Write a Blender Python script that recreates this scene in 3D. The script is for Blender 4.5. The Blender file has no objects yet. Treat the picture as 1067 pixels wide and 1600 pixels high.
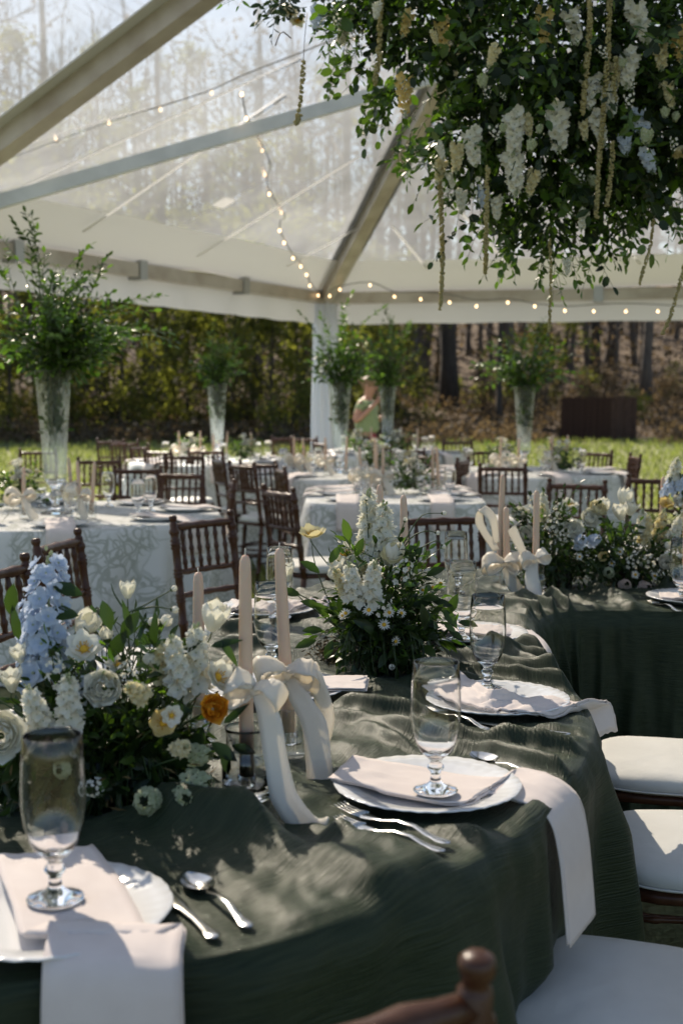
import bpy, math, random
import numpy as np
from mathutils import Vector, Matrix, noise

R = math.radians
V = Vector
sc = bpy.context.scene
col = sc.collection

# ------------------------------------------------------------------ camera
FPX, EYE = 1950.0, 1.40
PITCH = math.atan(175 / FPX)
cam_d = bpy.data.cameras.new('camera')
cam = bpy.data.objects.new('camera', cam_d)
col.objects.link(cam)
cam.location = (0, 0, EYE)
cam.rotation_euler = (R(90) - PITCH, 0, 0)
cam_d.sensor_fit = 'VERTICAL'
cam_d.sensor_height = 36
cam_d.lens = FPX / 1600 * 36
cam_d.clip_start, cam_d.clip_end = 0.05, 1500
cam_d.dof.use_dof = True
cam_d.dof.focus_distance = 2.72
cam_d.dof.aperture_fstop = 4.6
sc.camera = cam

# ------------------------------------------------------------------ sky, sun, exposure
SUN_EL, SUN_AZ = R(42), R(27)          # azimuth measured to the left of the view
SUN_DIR = V((-math.sin(SUN_AZ) * math.cos(SUN_EL), math.cos(SUN_AZ) * math.cos(SUN_EL), math.sin(SUN_EL)))
world = bpy.data.worlds.new('World')
sc.world = world
world.use_nodes = True
wn = world.node_tree
wn.nodes.clear()
w_out = wn.nodes.new('ShaderNodeOutputWorld')
w_bg = wn.nodes.new('ShaderNodeBackground')
w_sky = wn.nodes.new('ShaderNodeTexSky')
w_sky.sky_type = 'NISHITA'
w_sky.sun_disc = False
w_sky.sun_elevation = SUN_EL
w_sky.sun_rotation = -SUN_AZ
w_sky.air_density, w_sky.dust_density, w_sky.ozone_density = 1.0, 0.6, 1.0
w_bg.inputs['Strength'].default_value = 0.072
wn.links.new(w_sky.outputs[0], w_bg.inputs[0])
wn.links.new(w_bg.outputs[0], w_out.inputs[0])
sun_d = bpy.data.lights.new('sun', 'SUN')
sun_d.energy = 5.0
sun_d.angle = R(0.53)
sun_d.color = (1.0, 0.90, 0.76)
sun = bpy.data.objects.new('sun', sun_d)
col.objects.link(sun)
sun.rotation_euler = SUN_DIR.to_track_quat('Z', 'Y').to_euler()
sc.view_settings.view_transform = 'Standard'
sc.view_settings.look = 'None'
sc.view_settings.exposure = 1.32
sc.view_settings.gamma = 1.0
sc.view_settings.use_curve_mapping = False
cy = sc.cycles
cy.use_denoising = True
cy.denoiser = 'OPENIMAGEDENOISE'
cy.max_bounces = 10
cy.diffuse_bounces = 4
cy.glossy_bounces = 5
cy.transmission_bounces = 10
cy.transparent_max_bounces = 40
cy.caustics_reflective = False
cy.caustics_refractive = False
cy.sample_clamp_indirect = 6

# ------------------------------------------------------------------ geometry helpers
def ray(px, py):
    u, v = (px - 533.5) / FPX, (800 - py) / FPX
    cp, sp = math.cos(PITCH), math.sin(PITCH)
    return V((u, cp + v * sp, -sp + v * cp))
def at(px, py, z=0.765):                # photo pixel -> point on a level plane
    d = ray(px, py)
    return V((0, 0, EYE)) + d * ((z - EYE) / d.z)
def pd(px, py, D):                      # photo pixel -> point at depth D
    d = ray(px, py)
    return V((0, 0, EYE)) + d * (D / d.y)

def catmull(pts, n):
    pts = [V(p) for p in pts]
    m = len(pts)
    out = []
    for i in range(n):
        t = i / (n - 1) * (m - 1)
        k = min(int(t), m - 2)
        f = t - k
        p1, p2 = pts[k], pts[k + 1]
        p0 = pts[k - 1] if k > 0 else p1 * 2 - p2
        p3 = pts[k + 2] if k + 2 < m else p2 * 2 - p1
        out.append(0.5 * ((2 * p1) + (p2 - p0) * f + (2 * p0 - 5 * p1 + 4 * p2 - p3) * f * f + (3 * p1 - p0 - 3 * p2 + p3) * f ** 3))
    return out

def frame(p, y, zhint=V((0, 0, 1)), s=1.0, sx=None):
    y = V(y).normalized()
    x = y.cross(V(zhint))
    if x.length < 1e-4:
        x = y.cross(V((1, 0, 0.01)))
    x.normalize()
    z = x.cross(y)
    sx = s if sx is None else sx
    return Matrix(((x.x * sx, y.x * s, z.x * s, p[0]), (x.y * sx, y.y * s, z.y * s, p[1]), (x.z * sx, y.z * s, z.z * s, p[2]), (0, 0, 0, 1)))

class MB:
    def __init__(s):
        s.v, s.f, s.m, s.uv = [], [], [], []
    def add(s, vs, fs, M=None, mi=0, uv=None):
        o = len(s.v)
        if M is not None:
            vs = [M @ V(p) for p in vs]
        s.v += [tuple(p) for p in vs]
        s.f += [tuple(i + o for i in f) for f in fs]
        s.m += [mi] * len(fs)
        s.uv += list(uv) if uv else [(0.0, 0.0)] * len(vs)
        return s
    def box(s, a, b, M=None, mi=0):
        (x0, y0, z0), (x1, y1, z1) = a, b
        vs = [(x0, y0, z0), (x1, y0, z0), (x1, y1, z0), (x0, y1, z0), (x0, y0, z1), (x1, y0, z1), (x1, y1, z1), (x0, y1, z1)]
        return s.add(vs, [(0, 3, 2, 1), (4, 5, 6, 7), (0, 1, 5, 4), (1, 2, 6, 5), (2, 3, 7, 6), (3, 0, 4, 7)], M, mi)
    def tube(s, pts, rad, n=8, cap=True, mi=0):
        pts = [V(p) for p in pts]
        if not hasattr(rad, '__len__'):
            rad = [rad] * len(pts)
        vs, fs = [], []
        prev = None
        for i, p in enumerate(pts):
            t = (pts[min(i + 1, len(pts) - 1)] - pts[max(i - 1, 0)])
            t = t.normalized() if t.length > 1e-9 else V((0, 0, 1))
            if prev is None:
                a = t.cross(V((0, 0, 1)))
                if a.length < 0.05:
                    a = t.cross(V((1, 0, 0)))
            else:
                a = prev - t * prev.dot(t)
            a.normalize()
            prev = a
            b = t.cross(a)
            for k in range(n):
                th = 2 * math.pi * k / n
                vs.append(p + (a * math.cos(th) + b * math.sin(th)) * rad[i])
        for i in range(len(pts) - 1):
            for k in range(n):
                k2 = (k + 1) % n
                fs.append((i * n + k, i * n + k2, (i + 1) * n + k2, (i + 1) * n + k))
        if cap:
            fs.append(tuple(range(n - 1, -1, -1)))
            fs.append(tuple(range((len(pts) - 1) * n, len(pts) * n)))
        return s.add(vs, fs, None, mi)
    def lathe(s, prof, n=24, M=None, mi=0, mod=None):
        vs, fs = [], []
        for (r, z) in prof:
            for k in range(n):
                th = 2 * math.pi * k / n
                rr, zz = (r, z) if mod is None else mod(r, z, th)
                vs.append((rr * math.cos(th), rr * math.sin(th), zz))
        for i in range(len(prof) - 1):
            for k in range(n):
                k2 = (k + 1) % n
                fs.append((i * n + k, i * n + k2, (i + 1) * n + k2, (i + 1) * n + k))
        return s.add(vs, fs, M, mi)
    def grid(s, rows, M=None, mi=0, uv=None):
        n = len(rows[0])
        vs = [p for r in rows for p in r]
        fs = [(i * n + k, i * n + k + 1, (i + 1) * n + k + 1, (i + 1) * n + k) for i in range(len(rows) - 1) for k in range(n - 1)]
        u = [q for r in uv for q in r] if uv else None
        return s.add(vs, fs, M, mi, u)
    def mesh(s, name, mats, smooth=True, use_uv=False):
        me = bpy.data.meshes.new(name)
        me.from_pydata(s.v, [], s.f)
        for m in (mats if isinstance(mats, (list, tuple)) else [mats]):
            me.materials.append(m)
        me.polygons.foreach_set('material_index', s.m)
        me.polygons.foreach_set('use_smooth', [smooth] * len(s.f))
        if use_uv:
            l = me.uv_layers.new(name='UVMap')
            li = np.empty(len(me.loops), dtype=np.int32)
            me.loops.foreach_get('vertex_index', li)
            l.data.foreach_set('uv', np.array(s.uv, dtype=np.float32)[li].ravel())
        me.update()
        return me
    def build(s, name, mats, parent=None, smooth=True, use_uv=False, M=None):
        return link(name, s.mesh(name, mats, smooth, use_uv), parent, M)

def link(name, me, parent=None, M=None):
    o = bpy.data.objects.new(name, me)
    col.objects.link(o)
    if parent is not None:
        o.parent = parent
    if M is not None:
        o.matrix_basis = M
    return o

def tag(o, label, cat, group=None, kind=None):
    o['label'] = label
    o['category'] = cat
    if group: o['group'] = group
    if kind: o['kind'] = kind
    return o

def empty(name, loc=(0, 0, 0), rz=0.0, label=None, cat=None, group=None):
    o = bpy.data.objects.new(name, None)
    o.empty_display_size = 0.05
    col.objects.link(o)
    o.location = loc
    o.rotation_euler = (0, 0, rz)
    if label: tag(o, label, cat, group)
    return o

KIDS = {}
def copy_thing(src, loc, rz=0.0, label=None, group=None, M=None):
    r = src.copy()
    col.objects.link(r)
    if M is not None:
        r.matrix_basis = M
    else:
        r.location, r.rotation_euler = loc, (0, 0, rz)
    if label: r['label'] = label
    if group: r['group'] = group
    def rec(a, b):
        for ch in KIDS.setdefault(a.name, list(a.children)):
            c = ch.copy()
            col.objects.link(c)
            c.parent = b
            rec(ch, c)
    rec(src, r)
    return r

def scatter_mesh(name, tv, tf, mats4, mat, smooth=False):
    """one mesh from a template (tv verts, tf triangles) and many 4x4 matrices"""
    A = np.array([[list(r) for r in m] for m in mats4], dtype=np.float64)
    tv = np.array(tv, dtype=np.float64)
    tf = np.array(tf, dtype=np.int32)
    P = np.einsum('nij,vj->nvi', A[:, :3, :3], tv) + A[:, None, :3, 3]
    n, k = len(A), len(tv)
    F = (tf[None] + (np.arange(n) * k)[:, None, None]).reshape(-1, tf.shape[1])
    me = bpy.data.meshes.new(name)
    me.vertices.add(n * k)
    me.vertices.foreach_set('co', P.astype(np.float32).ravel())
    q = F.shape[1]
    me.loops.add(F.size)
    me.loops.foreach_set('vertex_index', F.ravel().astype(np.int32))
    me.polygons.add(len(F))
    me.polygons.foreach_set('loop_start', np.arange(0, F.size, q, dtype=np.int32))
    me.polygons.foreach_set('loop_total', np.full(len(F), q, dtype=np.int32))
    me.polygons.foreach_set('use_smooth', np.full(len(F), smooth))
    me.materials.append(mat)
    me.update(calc_edges=True)
    me.validate()
    return me

# ------------------------------------------------------------------ materials
def new_mat(name):
    m = bpy.data.materials.new(name)
    m.use_nodes = True
    nt = m.node_tree
    nt.nodes.clear()
    o = nt.nodes.new('ShaderNodeOutputMaterial')
    return m, nt, o
def nd(nt, t, **kw):
    n = nt.nodes.new(t)
    for k, v in kw.items():
        if k in n.inputs.keys(): n.inputs[k].default_value = v
        else: setattr(n, k, v)
    return n
def c4(c): return (c[0], c[1], c[2], 1)
def ramp(nt, fac, stops):
    r = nt.nodes.new('ShaderNodeValToRGB')
    while len(r.color_ramp.elements) < len(stops): r.color_ramp.elements.new(0.5)
    for e, (p, c) in zip(r.color_ramp.elements, stops):
        e.position, e.color = p, c4(c)
    nt.links.new(fac, r.inputs[0])
    return r.outputs[0]

def principled(name, c, rough=0.5, c2=None, nscale=12, metal=0.0, bump=None, sheen=0.0, spec=0.5, coat=0.0, stretch=None, sss=0.0):
    m, nt, o = new_mat(name)
    p = nd(nt, 'ShaderNodeBsdfPrincipled', Roughness=rough, Metallic=metal)
    p.inputs['Base Color'].default_value = c4(c)
    p.inputs['Specular IOR Level'].default_value = spec
    p.inputs['Sheen Weight'].default_value = sheen
    p.inputs['Coat Weight'].default_value = coat
    if sss:
        p.inputs['Subsurface Weight'].default_value = sss
        p.inputs['Subsurface Scale'].default_value = 0.012
    tc = nt.nodes.new('ShaderNodeTexCoord')
    co = tc.outputs['Object']
    if stretch:
        mp = nd(nt, 'ShaderNodeMapping')
        mp.inputs['Scale'].default_value = stretch
        nt.links.new(co, mp.inputs[0])
        co = mp.outputs[0]
    if c2 is not None:
        n = nd(nt, 'ShaderNodeTexNoise', Scale=nscale, Detail=5.0)
        nt.links.new(co, n.inputs['Vector'])
        nt.links.new(ramp(nt, n.outputs['Fac'], [(0.35, c), (0.65, c2)]), p.inputs['Base Color'])
    if bump:
        b = nd(nt, 'ShaderNodeTexNoise', Scale=bump[0], Detail=4.0)
        nt.links.new(co, b.inputs['Vector'])
        bn = nd(nt, 'ShaderNodeBump', Strength=bump[1], Distance=bump[2] if len(bump) > 2 else 0.002)
        nt.links.new(b.outputs['Fac'], bn.inputs['Height'])
        nt.links.new(bn.outputs[0], p.inputs['Normal'])
    nt.links.new(p.outputs[0], o.inputs[0])
    return m

def thin_mat(name, c1, c2, trans=0.35, rough=0.4, tcol=None, spec=0.4, tboost=1.6):
    """leaves and petals: reflect and let light through; every leaf its own tone"""
    m, nt, o = new_mat(name)
    oi, ge = nt.nodes.new('ShaderNodeObjectInfo'), nt.nodes.new('ShaderNodeNewGeometry')
    a = nd(nt, 'ShaderNodeMath', operation='ADD')
    nt.links.new(oi.outputs['Random'], a.inputs[0])
    nt.links.new(ge.outputs['Random Per Island'], a.inputs[1])
    f = nd(nt, 'ShaderNodeMath', operation='FRACT')
    nt.links.new(a.outputs[0], f.inputs[0])
    cr = ramp(nt, f.outputs[0], [(0.0, c1), (1.0, c2)])
    p = nd(nt, 'ShaderNodeBsdfPrincipled', Roughness=rough)
    p.inputs['Specular IOR Level'].default_value = spec
    nt.links.new(cr, p.inputs['Base Color'])
    t = nt.nodes.new('ShaderNodeBsdfTranslucent')
    mx = nd(nt, 'ShaderNodeMix', data_type='RGBA', blend_type='MULTIPLY')
    mx.inputs[0].default_value = 1
    nt.links.new(cr, mx.inputs[6])
    tc = tcol or (1.3, 1.5, 0.8)
    mx.inputs[7].default_value = (tc[0] * tboost, tc[1] * tboost, tc[2] * tboost, 1)
    nt.links.new(mx.outputs[2], t.inputs[0])
    ms = nd(nt, 'ShaderNodeMixShader', Fac=trans)
    nt.links.new(p.outputs[0], ms.inputs[1])
    nt.links.new(t.outputs[0], ms.inputs[2])
    nt.links.new(ms.outputs[0], o.inputs[0])
    return m

def schlick(nt, f0=0.04, gain=0.96):
    """reflectance that is the same from either side of a thin sheet"""
    lw = nd(nt, 'ShaderNodeLayerWeight', Blend=0.5)
    pw = nd(nt, 'ShaderNodeMath', operation='POWER'); pw.inputs[1].default_value = 5.0
    nt.links.new(lw.outputs['Facing'], pw.inputs[0])
    ma = nd(nt, 'ShaderNodeMath', operation='MULTIPLY_ADD'); ma.inputs[1].default_value = gain; ma.inputs[2].default_value = f0
    nt.links.new(pw.outputs[0], ma.inputs[0])
    return ma.outputs[0]

def thin_glass(name, tint=(0.96, 0.98, 0.98), rough=0.02, stripes=False, edge=0.55, solid=0, f0=0.04):
    m, nt, o = new_mat(name)
    tr = nt.nodes.new('ShaderNodeBsdfTransparent')
    lw = nd(nt, 'ShaderNodeLayerWeight', Blend=0.35)
    tr_c = ramp(nt, lw.outputs['Facing'], [(0.0, tint), (0.62, tuple(x * 0.95 for x in tint)), (0.86, tuple(x * (edge + .12) for x in tint)), (1.0, tuple(x * edge * .6 for x in tint))])
    nt.links.new(tr_c, tr.inputs[0])
    gl = nd(nt, 'ShaderNodeBsdfGlossy', Roughness=rough)
    ms = nt.nodes.new('ShaderNodeMixShader')
    nt.links.new(schlick(nt, f0, 0.9), ms.inputs[0])
    nt.links.new(tr.outputs[0], ms.inputs[1])
    nt.links.new(gl.outputs[0], ms.inputs[2])
    last = ms.outputs[0]
    if solid:         # refracting body of the glass, part of the light passing straight
        g = nd(nt, 'ShaderNodeBsdfGlass', Roughness=0.0, IOR=1.46)
        m3 = nd(nt, 'ShaderNodeMixShader', Fac=solid)
        nt.links.new(last, m3.inputs[1]); nt.links.new(g.outputs[0], m3.inputs[2])
        last = m3.outputs[0]
    if stripes:       # pressed, slightly frosted flutes
        df = nd(nt, 'ShaderNodeBsdfTranslucent', Color=(0.8, 0.84, 0.86, 1))
        m2 = nd(nt, 'ShaderNodeMixShader', Fac=stripes)
        nt.links.new(last, m2.inputs[1])
        nt.links.new(df.outputs[0], m2.inputs[2])
        last = m2.outputs[0]
    nt.links.new(last, o.inputs[0])
    return m

def solid_glass(name):
    m, nt, o = new_mat(name)
    g = nd(nt, 'ShaderNodeBsdfGlass', Roughness=0.0, IOR=1.48)
    nt.links.new(g.outputs[0], o.inputs[0])
    return m

def vinyl_mat():
    m, nt, o = new_mat('clear_vinyl')
    tc = nt.nodes.new('ShaderNodeTexCoord')
    n1 = nd(nt, 'ShaderNodeTexNoise', Scale=0.5, Detail=6.0, Roughness=0.65)
    nt.links.new(tc.outputs['Object'], n1.inputs['Vector'])
    mr = nd(nt, 'ShaderNodeMapRange')
    for k, v in zip(('From Min', 'From Max', 'To Min', 'To Max'), (0.3, 0.7, 0.12, 0.26)):
        mr.inputs[k].default_value = v
    nt.links.new(n1.outputs['Fac'], mr.inputs[0])
    tr = nd(nt, 'ShaderNodeBsdfTransparent', Color=(0.90, 0.87, 0.82, 1))
    tl = nd(nt, 'ShaderNodeBsdfTranslucent', Color=(0.60, 0.61, 0.62, 1))
    rf = nd(nt, 'ShaderNodeBsdfRefraction', Color=(0.74, 0.75, 0.76, 1), Roughness=0.50, IOR=1.06)
    tr2 = nd(nt, 'ShaderNodeMixShader', Fac=0.50)
    nt.links.new(tr.outputs[0], tr2.inputs[1]); nt.links.new(rf.outputs[0], tr2.inputs[2])
    gl = nd(nt, 'ShaderNodeBsdfGlossy', Roughness=0.12)
    n2 = nd(nt, 'ShaderNodeTexNoise', Scale=5.0, Detail=3.0)
    nt.links.new(tc.outputs['Object'], n2.inputs['Vector'])
    bn = nd(nt, 'ShaderNodeBump', Strength=0.35, Distance=0.03)
    nt.links.new(n2.outputs['Fac'], bn.inputs['Height'])
    nt.links.new(bn.outputs[0], gl.inputs['Normal'])
    a = nt.nodes.new('ShaderNodeMixShader')
    nt.links.new(mr.outputs[0], a.inputs[0])
    nt.links.new(tr2.outputs[0], a.inputs[1])
    nt.links.new(tl.outputs[0], a.inputs[2])
    b = nt.nodes.new('ShaderNodeMixShader')
    nt.links.new(schlick(nt, 0.02, 0.25), b.inputs[0])
    nt.links.new(a.outputs[0], b.inputs[1])
    nt.links.new(gl.outputs[0], b.inputs[2])
    nt.links.new(b.outputs[0], o.inputs[0])
    return m

def green_cloth_mat():
    m, nt, o = new_mat('olive_taffeta')
    uv = nt.nodes.new('ShaderNodeUVMap')
    p = nd(nt, 'ShaderNodeBsdfPrincipled', Roughness=0.5)
    p.inputs['Specular IOR Level'].default_value = 0.20
    p.inputs['Sheen Weight'].default_value = 0.03
    p.inputs['Sheen Roughness'].default_value = 0.4
    mp = nd(nt, 'ShaderNodeMapping')
    mp.inputs['Scale'].default_value = (16, 300, 1)
    wv = nd(nt, 'ShaderNodeTexNoise', Scale=3.0, Detail=2.0)
    nt.links.new(uv.outputs[0], wv.inputs['Vector'])
    mixv = nd(nt, 'ShaderNodeMix', data_type='VECTOR')
    mixv.inputs[0].default_value = 0.06
    nt.links.new(uv.outputs[0], mixv.inputs[4])
    nt.links.new(wv.outputs['Color'], mixv.inputs[5])
    nt.links.new(mixv.outputs[1], mp.inputs[0])
    n = nd(nt, 'ShaderNodeTexNoise', Scale=1.0, Detail=3.0)
    nt.links.new(mp.outputs[0], n.inputs['Vector'])
    n2 = nd(nt, 'ShaderNodeTexNoise', Scale=14.0, Detail=4.0)
    nt.links.new(uv.outputs[0], n2.inputs['Vector'])
    sep = nd(nt, 'ShaderNodeMath', operation='MULTIPLY_ADD')
    sep.inputs[1].default_value = 1.6
    nt.links.new(n2.outputs['Fac'], sep.inputs[0])
    n3 = nd(nt, 'ShaderNodeTexNoise', Scale=5.0, Detail=2.0)
    nt.links.new(uv.outputs[0], n3.inputs['Vector'])
    mk = nd(nt, 'ShaderNodeMapRange')
    for a_, b_ in zip(('From Min', 'From Max', 'To Min', 'To Max'), (0.38, 0.62, 0.15, 1.0)): mk.inputs[a_].default_value = b_
    nt.links.new(n3.outputs['Fac'], mk.inputs[0])
    mm = nd(nt, 'ShaderNodeMath', operation='MULTIPLY')
    nt.links.new(n.outputs['Fac'], mm.inputs[0]); nt.links.new(mk.outputs[0], mm.inputs[1])
    nt.links.new(mm.outputs[0], sep.inputs[2])
    bn = nd(nt, 'ShaderNodeBump', Strength=1.0, Distance=0.0032)
    nt.links.new(sep.outputs[0], bn.inputs['Height'])
    nt.links.new(bn.outputs[0], p.inputs['Normal'])
    nt.links.new(ramp(nt, n.outputs['Fac'], [(0.3, (0.013, 0.023, 0.011)), (0.7, (0.032, 0.044, 0.023))]), p.inputs['Base Color'])
    nt.links.new(p.outputs[0], o.inputs[0])
    return m

def toile_mat():
    m, nt, o = new_mat('toile_linen')
    uv = nt.nodes.new('ShaderNodeUVMap')
    L = nt.links.new
    wv = nd(nt, 'ShaderNodeTexNoise', Scale=4.5, Detail=2.0)
    L(uv.outputs[0], wv.inputs['Vector'])
    mixv = nd(nt, 'ShaderNodeMix', data_type='VECTOR')
    mixv.inputs[0].default_value = 0.16
    L(uv.outputs[0], mixv.inputs[4]); L(wv.outputs['Color'], mixv.inputs[5])
    def lines(scale, width, feature='DISTANCE_TO_EDGE'):
        v = nd(nt, 'ShaderNodeTexVoronoi', Scale=scale, feature=feature)
        L(mixv.outputs[1], v.inputs['Vector'])
        k = nd(nt, 'ShaderNodeMapRange')
        for a, b in zip(('From Min', 'From Max', 'To Min', 'To Max'), (width, width * 1.9, 1, 0)):
            k.inputs[a].default_value = b
        L(v.outputs['Distance'], k.inputs[0])
        return k.outputs[0], v
    l1, _ = lines(5.5, 0.016)
    l2, _ = lines(17, 0.045)
    v3 = nd(nt, 'ShaderNodeTexVoronoi', Scale=11.0)
    L(mixv.outputs[1], v3.inputs['Vector'])
    wvv = nd(nt, 'ShaderNodeMath', operation='SINE')
    k3 = nd(nt, 'ShaderNodeMath', operation='MULTIPLY'); k3.inputs[1].default_value = 26
    L(v3.outputs['Distance'], k3.inputs[0]); L(k3.outputs[0], wvv.inputs[0])
    g3 = nd(nt, 'ShaderNodeMath', operation='GREATER_THAN'); g3.inputs[1].default_value = 0.66
    L(wvv.outputs[0], g3.inputs[0])
    msk = nd(nt, 'ShaderNodeTexNoise', Scale=4.2, Detail=1.0)
    L(uv.outputs[0], msk.inputs['Vector'])
    gm = nd(nt, 'ShaderNodeMapRange')
    for a, b in zip(('From Min', 'From Max', 'To Min', 'To Max'), (0.44, 0.52, 0, 1)): gm.inputs[a].default_value = b
    L(msk.outputs['Fac'], gm.inputs[0])
    mx = nd(nt, 'ShaderNodeMath', operation='MAXIMUM'); L(l2, mx.inputs[0]); L(g3.outputs[0], mx.inputs[1])
    mu = nd(nt, 'ShaderNodeMath', operation='MULTIPLY'); L(mx.outputs[0], mu.inputs[0]); L(gm.outputs[0], mu.inputs[1])
    inv = nd(nt, 'ShaderNodeMath', operation='MULTIPLY'); inv.inputs[1].default_value = 0.5; L(l1, inv.inputs[0])
    al = nd(nt, 'ShaderNodeMath', operation='MAXIMUM'); L(mu.outputs[0], al.inputs[0]); L(inv.outputs[0], al.inputs[1])
    sm = nd(nt, 'ShaderNodeMath', operation='MULTIPLY'); sm.inputs[1].default_value = 0.62; L(al.outputs[0], sm.inputs[0])
    mc = nd(nt, 'ShaderNodeMix', data_type='RGBA')
    mc.inputs[6].default_value = (0.80, 0.81, 0.81, 1); mc.inputs[7].default_value = (0.33, 0.36, 0.30, 1)
    L(sm.outputs[0], mc.inputs[0])
    p = nd(nt, 'ShaderNodeBsdfPrincipled', Roughness=0.8)
    p.inputs['Specular IOR Level'].default_value = 0.2
    L(mc.outputs[2], p.inputs['Base Color'])
    t = nd(nt, 'ShaderNodeBsdfTranslucent'); L(mc.outputs[2], t.inputs[0])
    ms = nd(nt, 'ShaderNodeMixShader', Fac=0.18); L(p.outputs[0], ms.inputs[1]); L(t.outputs[0], ms.inputs[2])
    L(ms.outputs[0], o.inputs[0])
    return m

def emit_mat(name, c, s):
    m, nt, o = new_mat(name)
    e = nd(nt, 'ShaderNodeEmission', Strength=s, Color=c4(c))
    nt.links.new(e.outputs[0], o.inputs[0])
    return m

def fabric_mat(name, c, trans):
    m, nt, o = new_mat(name)
    p = nd(nt, 'ShaderNodeBsdfPrincipled', Roughness=0.6)
    p.inputs['Base Color'].default_value = c4(c)
    tc = nt.nodes.new('ShaderNodeTexCoord')
    n = nd(nt, 'ShaderNodeTexNoise', Scale=3.0, Detail=4.0)
    nt.links.new(tc.outputs['Object'], n.inputs['Vector'])
    bn = nd(nt, 'ShaderNodeBump', Strength=0.3, Distance=0.02)
    nt.links.new(n.outputs['Fac'], bn.inputs['Height'])
    nt.links.new(bn.outputs[0], p.inputs['Normal'])
    t = nd(nt, 'ShaderNodeBsdfTranslucent', Color=c4(c))
    ms = nd(nt, 'ShaderNodeMixShader', Fac=trans)
    nt.links.new(p.outputs[0], ms.inputs[1]); nt.links.new(t.outputs[0], ms.inputs[2])
    nt.links.new(ms.outputs[0], o.inputs[0])
    return m

def ground_mat():
    m, nt, o = new_mat('lawn_and_litter')
    L = nt.links.new
    ge = nt.nodes.new('ShaderNodeNewGeometry')
    n1 = nd(nt, 'ShaderNodeTexNoise', Scale=0.35, Detail=6.0); L(ge.outputs['Position'], n1.inputs['Vector'])
    n2 = nd(nt, 'ShaderNodeTexNoise', Scale=9.0, Detail=4.0); L(ge.outputs['Position'], n2.inputs['Vector'])
    g1 = ramp(nt, n2.outputs['Fac'], [(0.3, (0.125, 0.132, 0.060)), (0.7, (0.220, 0.215, 0.112))])
    b1 = ramp(nt, n2.outputs['Fac'], [(0.3, (0.055, 0.040, 0.026)), (0.7, (0.14, 0.10, 0.065))])
    sx = nt.nodes.new('ShaderNodeSeparateXYZ'); L(ge.outputs['Position'], sx.inputs[0])
    a = nd(nt, 'ShaderNodeMath', operation='MULTIPLY_ADD'); a.inputs[1].default_value = 1.6
    yy = nd(nt, 'ShaderNodeMath', operation='MULTIPLY_ADD'); yy.inputs[1].default_value = 0.20; yy.inputs[2].default_value = -7.8
    L(sx.outputs['Y'], yy.inputs[0])
    L(n1.outputs['Fac'], a.inputs[0]); L(yy.outputs[0], a.inputs[2])
    mr = nd(nt, 'ShaderNodeMapRange')
    for k, v in zip(('From Min', 'From Max'), (0.95, 1.35)): mr.inputs[k].default_value = v
    L(a.outputs[0], mr.inputs[0])
    mc = nd(nt, 'ShaderNodeMix', data_type='RGBA'); L(mr.outputs[0], mc.inputs[0]); L(g1, mc.inputs[6]); L(b1, mc.inputs[7])
    p = nd(nt, 'ShaderNodeBsdfPrincipled', Roughness=0.9)
    p.inputs['Specular IOR Level'].default_value = 0.1
    L(mc.outputs[2], p.inputs['Base Color'])
    bn = nd(nt, 'ShaderNodeBump', Strength=0.8, Distance=0.05); L(n2.outputs['Fac'], bn.inputs['Height']); L(bn.outputs[0], p.inputs['Normal'])
    L(p.outputs[0], o.inputs[0])
    return m

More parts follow.
